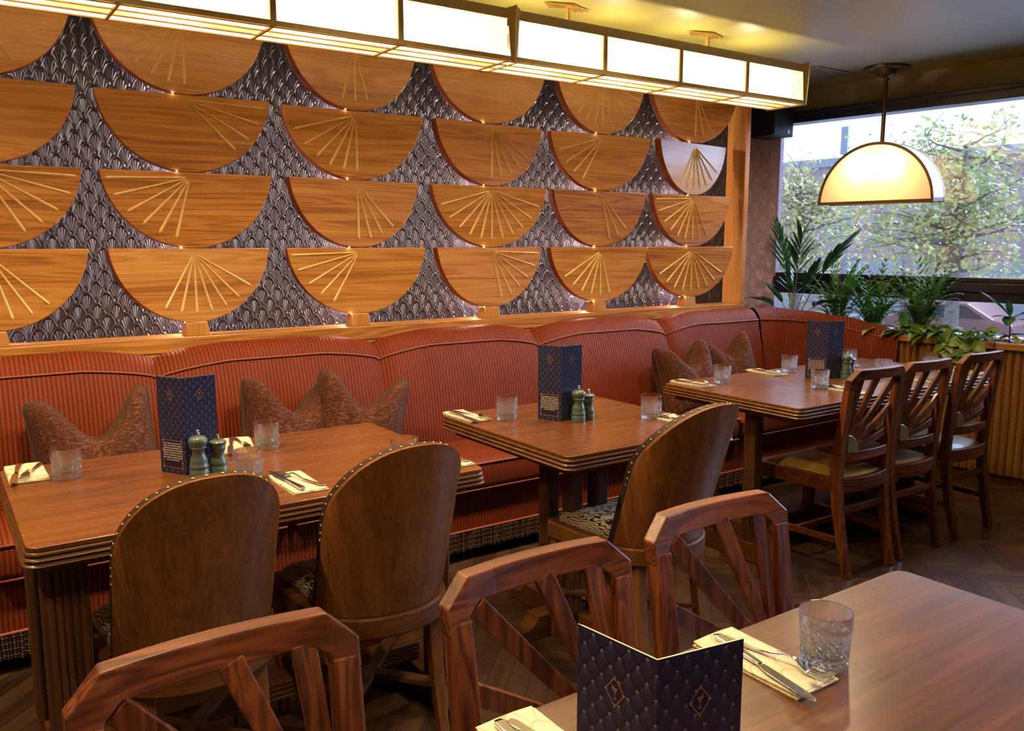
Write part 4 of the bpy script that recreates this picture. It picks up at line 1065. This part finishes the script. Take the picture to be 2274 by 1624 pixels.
def half_moon_pendant():
    P0 = wloc(-.300, .690, 0); 
    t = thing('half_moon_pendant', 'half-moon pendant lamp with amber frosted glass and chrome rim before the window', 'pendant lamp', (P0.x, P0.y, 0), WA)
    # local: x to outside, y along wall ; seen from inside the near end is -y
    zb, R, D = 1.672, .375, .150
    n = 48
    def arc(r, k=1.0): return [(-r * cos(pi * i / n), zb + r * sin(pi * i / n) * k) for i in range(n + 1)]
    def ring(x0, x1, ro, ri, mat, nm, close=False):
        o, i_ = arc(ro), arc(ri); m = MB(); N = n + 1
        vs = [(x0, y, z) for y, z in o] + [(x0, y, z) for y, z in i_] + [(x1, y, z) for y, z in o] + [(x1, y, z) for y, z in i_]; fs = []
        for k in range(n): fs += [(k, k + 1, N + k + 1, N + k), (2 * N + k, 3 * N + k, 3 * N + k + 1, 2 * N + k + 1), (k, 2 * N + k, 2 * N + k + 1, k + 1), (N + k, N + k + 1, 3 * N + k + 1, 3 * N + k)]
        fs += [(0, N, 3 * N, 2 * N), (n, 2 * N + n, 3 * N + n, N + n)]
        m.add(vs, fs); return m.build(nm, mat, t, auto=40)
    for x in (-D / 2, D / 2):
        f = ring(x - .006, x + .006, R, R - .017, BRONZE, 'arched_frame')
        MB().box((x - .006, -R, zb - .004), (x + .006, R, zb + .014)).build('bottom_bar', BRONZE, t, bevel=.002)
        pl = arc(R - .012); MB().add([(x, y, z) for y, z in pl], [tuple(range(len(pl)))]).build('amber_pane', PGLASS, t, fix=False)
    ring(-D / 2 + .006, D / 2 - .006, R - .002, R - .006, CHROME, 'chrome_rim')
    MB().add([(-D / 2, -R + .01, zb + .003), (D / 2, -R + .01, zb + .003), (D / 2, R - .01, zb + .003), (-D / 2, R - .01, zb + .003)], [(0, 1, 2, 3)]).build('base_pane', PGLASS, t, fix=False)
    MB().lathe([(.013, zb + R - .01), (.013, CEIL - .055)], 20).build('stem', BRONZE, t, auto=40)
    MB().lathe([(.018, CEIL - .075), (.020, CEIL - .062), (.048, CEIL - .050), (.062, CEIL - .020), (.064, CEIL - .012)], 28).build('dome_canopy', BRONZE, t, auto=50)
    m = MB().lathe([(.130, CEIL - .014), (.132, CEIL - .011), (.132, CEIL - .003)], 40); m.build('ceiling_plate', BRONZE, t, auto=40)
    for k in range(6):
        a = 2 * pi * k / 6 + .4; MB().lathe([(.006, CEIL - .020), (.006, CEIL - .013)], 10, (.112 * cos(a), .112 * sin(a), 0)).build('screw', STEEL, t)
    for yy in (-.095, .110):
        q = wloc(-.300, .690 + yy, 0); light('pendant_bulb', 'POINT', (q.x, q.y, zb + .235), 3.6, (1, .78, .46), shadow_soft_size=.028)
half_moon_pendant()

# loudspeaker and ceiling vent
sp = thing('wall_speaker', 'small black loudspeaker box fixed high in the corner beside the window', 'speaker', (5.115, 4.10, 2.175))
MB().box((-.11, -.10, 0), (.115, .13, .25)).build('cabinet', SPEAK, sp, bevel=.006)
MB().box((-.100, -.104, .010), (.105, -.100, .240)).build('grille', SPEAK, sp, bevel=.002)
MB().box((.045, -.106, .020), (.068, -.1042, .046)).build('badge', STEEL, sp)
MB().box((-.03, .128, .08), (.03, .168, .16)).build('bracket', BLACKM, sp)
v = thing('ceiling_vent', 'flat grey-green ventilation grille in the ceiling near the pendant', 'vent', (4.86, 3.50, CEIL - .012))
m = MB().box((-.20, -.10, .004), (.20, .10, .0115)); m.build('vent_frame', OLIVE, v, bevel=.002)
m = MB()
for k in range(7): m.box((-.18, -.082 + k * .0245, 0), (.18, -.074 + k * .0245, .004))
m.build('slats', OLIVE, v)

# ================================================================== planter and plants
def planter():
    t = thing('window_planter', 'oak planter box with ribbed front running under the window', 'planter', (W0.x, W0.y, 0), WA)
    YR, YL = -5.0, 1.585; XF = -.268
    m = MB(); p = .0425; y = YR; prof = []
    while y < YL - p:
        for k in range(7): a = pi * k / 6; prof.append((XF + .020 - .020 * sin(a), y + p / 2 - p / 2 * cos(a)))
        y += p
    vs = [(a, b, .055) for a, b in prof] + [(a, b, .802) for a, b in prof]; n = len(prof)
    m.add(vs, [(i, i + 1, n + i + 1, n + i) for i in range(n - 1)]); m.build('ribbed_front', RIB, t, auto=50)
    MB().box((XF + .02, YR, .0), (XF + .035, YL, .80)).build('front_board', BROWNX, t)
    MB().box((XF + .035, YR, .76), (-.002, YL, .806)).build('inner_tray', BLACKM, t)
    b = MB().box((XF - .022, YR, .802), (XF + .050, YL, .842)); b.build('front_rail', OAKR, t, bevel=.006)
    MB().box((-.045, YR, .800), (.0, YL, .846)).build('back_ledge', WHITESILL, t, bevel=.003)
    g = MB(); g.grid(lambda u, v: (XF + .05 + (-.045 - XF - .05) * u, YR + (YL - YR) * v, .826 + .006 * sin(v * 310 + u * 9) * cos(u * 14 + v * 170)), 8, 200)
    s = g.build('bark_mulch', SOIL, t, smooth=True); rnd = random.Random(3); c = MB()
    for _ in range(900):
        x, y = rnd.uniform(XF + .055, -.05), rnd.uniform(-1.2, YL); a = rnd.uniform(0, pi); l, w = rnd.uniform(.008, .022), rnd.uniform(.004, .009); z = .830 + rnd.uniform(0, .008)
        dx, dy = cos(a), sin(a); tz = rnd.uniform(-.006, .006)
        c.add([(x - dx * l - dy * w, y - dy * l + dx * w, z - tz), (x + dx * l - dy * w, y + dy * l + dx * w, z + tz), (x + dx * l + dy * w, y + dy * l - dx * w, z + tz + .003), (x - dx * l + dy * w, y - dy * l - dx * w, z - tz + .003)], [(0, 1, 2, 3)])
    c.build('bark_chips', SOIL, s, fix=False)['kind'] = 'stuff'
OAKR = wood('planter_rail_oak', (.26, .095, .02), (.42, .17, .04), (.52, .25, .07), 'y', 1.0, .34, .3, .1, coat=.2)
planter()

def leaf(m, base, d, up, L, w, droop=.3, fold=.25, seg=6, shape=1.0, curl=0.0):
    base = Vector(base); d = Vector(d).normalized(); s = d.cross(Vector(up))
    if s.length < .01: s = d.cross(Vector((1, .2, 0)))
    s.normalize(); n = s.cross(d).normalized(); o = len(m.v); p = base.copy(); dd = d.copy()
    for i in range(seg + 1):
        q = i / seg; ww = w * (sin(pi * min(1, q ** shape * .97 + .03))) ** .8 if i < seg else 0.0002
        if i == 0: ww = w * .10
        m.v += [tuple(p - s * ww + n * ww * fold), tuple(p), tuple(p + s * ww + n * ww * fold)]
        dd = (dd + Vector((0, 0, -droop / seg)) + s * curl / seg).normalized(); p = p + dd * (L / seg)
    for i in range(seg):
        a = o + i * 3; m.f += [(a, a + 1, a + 4, a + 3), (a + 1, a + 2, a + 5, a + 4)]; m.m += [m.mi] * 2

def frond(ml, ms, base, d0, L, bend, nl, ll, lw, rnd, start=.35, ang=55, sr=.003, droop=.35):
    p = Vector(base); d = Vector(d0).normalized(); pts = [p.copy()]; dirs = [d.copy()]; N = 14
    for i in range(N):
        d = (d + Vector((d0[0], d0[1], 0)) * bend / N * .6 + Vector((0, 0, -bend / N * (i / N) * 1.6))).normalized(); p = p + d * L / N; pts.append(p.copy()); dirs.append(d.copy())
    ms.tube(pts, [sr * (1 - .75 * i / N) for i in range(N + 1)], 5)
    for k in range(nl):
        q = start + (1 - start) * k / (nl - 1); f = q * N; i = min(int(f), N - 1); b = pts[i].lerp(pts[i + 1], f - i); d = dirs[i]
        s = d.cross(Vector((0, 0, 1))); s = s.normalized() if s.length > .01 else Vector((1, 0, 0))
        a = radians(ang * (1 - .55 * (q - start) / (1 - start)) + rnd.uniform(-8, 8)); sz = (1 - .45 * abs(q - .62) / .4) * rnd.uniform(.85, 1.1)
        for sg in (-1, 1):
            dr = d * cos(a) + s * sg * sin(a) + Vector((0, 0, .12)); leaf(ml, b, dr, (0, 0, 1), ll * sz, lw, droop, .2, 5, .85)

def palm(name, label, group, y, x, z, nst, H, spread, nl, ll, lw, seed, mat, start=.3):
    t = thing(name, label, 'plant', tuple(wloc(x, y, .828)), WA, group); rnd = random.Random(seed); ml, ms = MB(), MB()
    for i in range(nst):
        a = 2 * pi * i / nst + rnd.uniform(-.4, .4); r = rnd.uniform(0, .022); out = rnd.uniform(.10, 1) * spread
        d = (cos(a) * out * .55, sin(a) * out, 1)
        hh = rnd.uniform(.38, 1.06); frond(ml, ms, (cos(a) * r, sin(a) * r, 0), d, H * hh * (1 - .2 * out / spread), rnd.uniform(.8, 2.2), nl, ll * (.7 + .3 * hh), lw, rnd, start, 56, .0026, .9)
    f = ml.build('foliage', mat, t, fix=False, smooth=True); ms.build('stems', STEM, t, fix=False, smooth=True)
    return t
palm('parlour_palm', 'bushy parlour palm, nearest of three to the tall kentia palm', 'parlour palms in the planter', 1.000, -.150, 0, 46, .50, .46, 11, .088, .0060, 11, LF_PALM, .14)
palm('parlour_palm', 'bushy parlour palm in the middle of the three before the window', 'parlour palms in the planter', .748, -.160, 0, 46, .48, .48, 11, .088, .0060, 12, LF_PALM, .14)
palm('parlour_palm', 'bushy parlour palm, rightmost of the three, above the trailing leaves', 'parlour palms in the planter', .440, -.140, 0, 48, .53, .50, 11, .092, .0062, 13, LF_PALM, .14)
def kentia():
    t = thing('kentia_palm', 'tall dark green kentia palm with long blades at the corner of the window', 'plant', tuple(wloc(-.150, 1.345, .828)), WA); rnd = random.Random(5); ml, ms = MB(), MB()
    spec = [((.00, .20, 1), .66, .30, 7, .19), ((-.05, -.10, 1), .60, .22, 9, .22), ((.05, -.42, 1), .68, .60, 10, .20), ((-.05, .10, 1), .40, .3, 8, .17), ((0, -.3, 1), .42, .5, 9, .16),
            ((-.1, .75, .9), .34, .9, 7, .14), ((-.1, -.75, .9), .36, .9, 7, .15), ((.05, .02, 1), .34, .4, 8, .15), ((-.15, .42, 1), .30, .6, 7, .13)]
    for i, (d, L, b, n, ll) in enumerate(spec):
        frond(ml, ms, (.006 * cos(i * 2.1), .012 * sin(i * 2.1), 0), d, L * 1.08, b, n, ll * 1.1, .0150, rnd, .58, 40, .0052, .30)
    ml.build('foliage', LF_KENT, t, fix=False, smooth=True); ms.build('stems', STEM, t, fix=False, smooth=True)
kentia()
def heart(m, c, d, up, L, w, droop=.2):
    c = Vector(c); d = Vector(d).normalized(); s = d.cross(Vector(up)).normalized(); n = s.cross(d); o = len(m.v); sg = 7
    for i in range(sg + 1):
        q = i / sg; ww = w * (sin(pi * min(1, (q * .86 + .14)) ** .75)) ; ww = ww if i < sg else .0004
        back = -.10 * L * (1 if i == 0 else 0)
        p = c + d * L * q - Vector((0, 0, droop * L * q * q)); 
        m.v += [tuple(p + d * back - s * ww + n * ww * .22), tuple(p - s * ww * .5 + n * ww * .16), tuple(p), tuple(p + s * ww * .5 + n * ww * .16), tuple(p + d * back + s * ww + n * ww * .22)]
    for i in range(sg):
        for j in range(4): a = o + i * 5 + j; m.f.append((a, a + 1, a + 6, a + 5)); m.m.append(m.mi)
def pothos():
    t = thing('trailing_pothos', 'trailing pothos with heart-shaped lime leaves spilling over the planter rail', 'plant', tuple(wloc(-.17, .33, .83)), WA); rnd = random.Random(9); ml, ms = MB(), MB()
    def vine(p0, L, dirn, n):
        pts = [Vector(p0)]; d = Vector(dirn).normalized()
        for i in range(n): d = (d + Vector((rnd.uniform(-.3, .3), rnd.uniform(-.3, .3), rnd.uniform(-.25, .1)))).normalized(); pts.append(pts[-1] + d * L / n)
        return pts
    for k in range(78):
        y = rnd.uniform(-.33, .36); x = rnd.uniform(-.13, .07); z = rnd.uniform(.02, .085) * (1 - .3 * abs(y) / .36)
        a = rnd.uniform(-pi, pi); d = (cos(a) * .6 - .55, sin(a) * .9, rnd.uniform(-.25, .35)); L = rnd.uniform(.075, .118)
        ml.mi = 1 if rnd.random() < .14 else 0
        heart(ml, (x, y, z), d, (rnd.uniform(-.5, .1), rnd.uniform(-.3, .3), 1), L, L * .36, rnd.uniform(.1, .6))
        ms.tube([(x * .6, y * .9, -.01), (x * .9, y, z * .6), (x, y, z)], .0016, 4)
    for (y, ln) in ((-.10, 6), (-.19, 8), (-.26, 4)):
        pts = [(-.06, y, .02), (-.105, y - .01, .035), (-.135, y - .015, .0), (-.145, y - .01, -.05), (-.148, y, -.10), (-.146, y + .008, -.14)][:ln]
        ms.tube(pts, .0018, 5)
        for i, p in enumerate(pts[2:]):
            for sg in (-1, 1):
                ml.mi = 1 if rnd.random() < .25 else 0; L = rnd.uniform(.075, .105) * (1 - .1 * i)
                heart(ml, p, (-.35, sg * rnd.uniform(.5, 1), rnd.uniform(-.7, .1)), (-1, 0, .6), L, L * .37, .3)
    ml.build('foliage', [LF_POTH, LF_POTH2], t, fix=False, smooth=True); ms.build('vines', STEM, t, fix=False, smooth=True)
pothos()
def croton():
    t = thing('croton_plant', 'croton with broad yellow-veined leaves at the right end of the planter', 'plant', tuple(wloc(-.150, -.085, .83)), WA); ml, ms = MB(), MB()
    ms.tube([(0, 0, 0), (.004, .004, .09), (0, .008, .16)], [.005, .004, .003], 6)
    for (d, L, w, z) in (((-.1, .75, .85), .20, .026, .155), ((-.5, -.10, -.2), .09, .030, .16), ((.2, -.8, .35), .15, .026, .15), ((-.2, -.9, .1), .17, .022, .14), ((-.6, .5, .2), .10, .022, .15), ((.3, .3, 1), .10, .018, .16), ((-.4, -.9, .25), .17, .034, .045), ((.1, -.6, .7), .12, .02, .12), ((-.5, -.6, -.1), .14, .026, .03)):
        leaf(ml, (0, .006, z), d, (0, 0, 1), L * 1.15, w * 1.15, .35, .3, 8)
    ml.build('foliage', LF_CROT, t, fix=False, smooth=True)
    mr = MB()
    for (d, L, w, z) in (((-.7, .25, -.1), .085, .022, .045), ((-.6, .5, .5), .07, .018, .03)): leaf(mr, (0, 0, z), d, (0, 0, 1), L, w, .2, .3, 7)
    mr.build('red_leaves', LF_RED, t, fix=False, smooth=True)
    ms.build('stem', BARK, t, fix=False)
    tg = thing('plant_tag', 'small yellow plant tag with dark lettering beside the croton', 'plant tag', tuple(wloc(-.190, -.122, .835)), WA + radians(-6))
    R = Matrix.Rotation(radians(32), 4, 'X')
    m = MB().box((-.001, -.032, .024), (.001, .030, .044)); m.box((-.001, -.004, 0), (.001, .004, .026)); m.xform(R).build('tag_plate', YELLOW, tg)
    cd = bpy.data.curves.new('tag_lettering', 'FONT'); cd.body = 'BIO'; cd.size = .018; cd.align_x = 'CENTER'; cd.extrude = .0002; cd.materials.append(BLACKM)
    to = bpy.data.objects.new('tag_lettering', cd); COL.objects.link(to); to.parent = tg
    M = R @ Matrix(((0, 0, -1, -.0016), (-1, 0, 0, 0), (0, 1, 0, .028), (0, 0, 0, 1))); to.matrix_local = M; font_mesh(to)
croton()

# ================================================================== outside the window
ROAD = plain('wet_asphalt', (.42, .42, .50), .6, 0, .12, 3); PAVE = plain('pavement_slabs', (.60, .62, .66), .7, 0, .1, 8); GRASS = plain('verge_grass', (.12, .20, .07), .9, 0, .3, 20)
def mk_brick():
    t = NT('grey_mauve_brick'); x, y, z = t.xyz(t.coord()); b = t.n('ShaderNodeTexBrick'); t.l(t.comb(y, z, x), b.inputs['Vector'])
    b.inputs['Color1'].default_value = (.26, .20, .22, 1); b.inputs['Color2'].default_value = (.32, .25, .27, 1); b.inputs['Mortar'].default_value = (.28, .25, .27, 1); b.inputs['Scale'].default_value = 5
    return t.done(t.bsdf(b.outputs[0], .85))
BRICK = mk_brick(); LEAFA = mk_leaf('plane_tree_leaf', (.18, .24, .09), (.45, .48, .20), 3); LEAFB = mk_leaf('autumn_tree_leaf', (.26, .25, .10), (.52, .50, .22), 3)
RAILM = plain('galvanised_rail', (.22, .26, .30), .5, .3); SLATE = plain('grey_coping', (.22, .26, .33), .6)
def outside():
    def wbx(boxes, nm, mat, label=None, cat=None, parent=None):
        m = MB()
        for a, b in boxes: m.box(a, b)
        o = m.build(nm, mat, parent)
        if parent is None: o.location = W0; o.rotation_euler = (0, 0, WA)
        if label: tag(o, label, cat)
        return o
    structure(wbx([((.5, -70, -1.7), (60, 70, -1.62))], 'street_ground', ROAD))
    structure(wbx([((.5, -70, -1.62), (9.5, 70, -1.56))], 'pavement', PAVE))
    g = wbx([((9.5, -70, -1.62), (10.2, 70, -1.5))], 'verge', GRASS); structure(g)
    t = thing('brick_building', 'long flat-roofed brick building across the street', 'building', tuple(W0 + Vector((0, 0, 0))), WA)
    wbx([((30, -60, -1.7), (44, 60, 4.75))], 'brick_wall', BRICK, parent=t); wbx([((29.8, -60, 4.75), (44, 60, 5.1))], 'coping', SLATE, parent=t)
    wbx([((29.9, -60, 2.2), (30.0, 60, 2.45))], 'string_course', SLATE, parent=t)
    for k in range(9):
        y = -22 + k * 5.2; f = wbx([((29.93, y, -1.6), (30.05, y + 2.6, .7))], 'shop_window', RAILM, parent=t)
    wbx([((29.5, -3.5, 1.0), (29.7, 1.8, 1.55))], 'green_fascia', plain('green_fascia_paint', (.06, .42, .20), .5), parent=t)
    for i, (y, h, lab) in enumerate(((17.8, 1.2, 'short phone mast on the roof at the left of the window view'), (5.3, 1.5, 'phone mast with drum antennas on the roof in the middle of the window view'), (-2.2, 2.3, 'tall phone mast on the roof at the right of the window view'))):
        p = wloc(31, y, 5.1); mt = thing('phone_mast', lab, 'mast', tuple(p), WA)
        MB().lathe([(.06, 0), (.06, h)], 8).build('pole', RAILM, mt); MB().box((-.12, -.16, h - .95), (.12, .16, h + .25)).build('antenna_panel', SLATE, mt)
        if i == 1:
            for dz in (.55, .9): MB().lathe([(.16, -.08), (.16, .08)], 14).xform(Matrix.Translation((0, .45, dz)) @ Matrix.Rotation(pi / 2, 4, 'Y')).build('drum_antenna', SLATE, mt)
    # roadside railing
    t = thing('street_railing', 'low metal guard railing along the pavement outside', 'railing', tuple(wloc(9.2, 0, -1.56)), WA)
    m = MB(); m.bar([(0, -30, 1.0), (0, 40, 1.0)], .05, .05); m.bar([(0, -30, .15), (0, 40, .15)], .04, .04); m.build('rails', RAILM, t)
    m = MB(); y = 7.0
    while y < 16: m.box((-.012, y, .15), (.012, y + .024, 1.0)); y += .16
    m.build('bars', RAILM, t)
    for k in range(20): MB().box((-.035, -20 + k * 2.4, -.02), (.035, -19.93 + k * 2.4, 1.03)).build('post', RAILM, t)
    # parked car shapes on the far side
    for y, col, lab in ((8.5, (.14, .06, .06), 'dark red car across the street, mostly hidden by the window bar'), (-1.0, (.10, .12, .16), 'dark car on the far side of the street near the right edge')):
        p = wloc(20, y, -1.62); t = thing('car', lab, 'car', tuple(p), WA)
        body = [(-2.1, .25), (2.1, .25), (2.15, .65), (1.9, .85), (1.2, .95), (.7, 1.35), (-.9, 1.40), (-1.6, .98), (-2.1, .85)]
        MB().prism(body, -.85, .85, 'yz').build('body', plain('car_paint', col, .25), t, bevel=.08)
        MB().prism([(1.05, .95), (.62, 1.28), (-.85, 1.33), (-1.35, .98)], -.87, .87, 'yz').build('windows', BLACKM, t)
        for yy in (-1.3, 1.3):
            for xx in (-.88, .72): MB().lathe([(.33, 0), (.33, .16)], 20).xform(Matrix.Translation((xx, yy, .33)) @ Matrix.Rotation(pi / 2, 4, 'Y')).build('wheel', BLACKM, t)
    # street trees
    def tree(x, y, h, r, n, mat, seed, lab):
        p = wloc(x, y, -1.6); t = thing('street_tree', lab, 'tree', tuple(p), WA, 'street trees outside'); rnd = random.Random(seed); mb, ml = MB(), MB()
        mb.tube([(0, 0, 0), (.05, .06, h * .3), (0, .05, h * .62), (.05, 0, h)], [.17, .14, .10, .03], 8)
        tips = []
        for i in range(46):
            z = h * rnd.uniform(.50, .99); a = rnd.uniform(0, 2 * pi); L = r * rnd.uniform(.5, 1.15) * (1.15 - .6 * (z / h)); q0 = Vector((0, .04, z)); d = Vector((cos(a), sin(a), rnd.uniform(-.1, .55)))
            pts = [q0]; 
            for k in range(5): d = (d + Vector((rnd.uniform(-.35, .35), rnd.uniform(-.35, .35), rnd.uniform(-.25, .25)))).normalized(); pts.append(pts[-1] + d * L / 5)
            mb.tube(pts, [.035, .028, .02, .014, .009, .005], 5); tips += pts[1:]
            for k in range(3):
                b = rnd.choice(pts[2:]); e = b + Vector((rnd.uniform(-.5, .5), rnd.uniform(-.5, .5), rnd.uniform(-.35, .5))); mb.tube([b, b.lerp(e, .5) + Vector((0, 0, .05)), e], [.009, .006, .003], 4); tips.append(e)
        for i in range(n):
            c = rnd.choice(tips) + Vector((rnd.gauss(0, .24), rnd.gauss(0, .24), rnd.gauss(0, .20))); s = rnd.uniform(.035, .078); u = Vector((rnd.gauss(0, 1), rnd.gauss(0, 1), rnd.gauss(0, .6))).normalized(); w = u.cross(Vector((rnd.gauss(0, 1), rnd.gauss(0, 1), 1))).normalized()
            ml.add([c - u * s, c + w * s * .6, c + u * s, c - w * s * .6], [(0, 1, 2, 3)])
        mb.build('trunk_and_branches', BARK, t, fix=False, smooth=True); ml.build('foliage', mat, t, fix=False)['kind'] = 'stuff'
    tree(10.5, 12.2, 4.6, 2.1, 4600, LEAFA, 21, 'leafy street tree at the left of the window view')
    tree(11.5, 8.2, 4.4, 2.2, 4800, LEAFB, 22, 'yellowing street tree behind the half-moon pendant')
    tree(10.8, 4.6, 4.8, 2.2, 4800, LEAFA, 23, 'leafy street tree right of the pendant with its trunk above the planter')
    tree(12.5, 1.0, 5.0, 2.3, 4800, LEAFB, 24, 'yellowing street tree at the right edge of the window view')
    tree(15.5, 16.8, 4.8, 2.5, 4000, LEAFB, 25, 'far street tree down the road at the left')
outside()
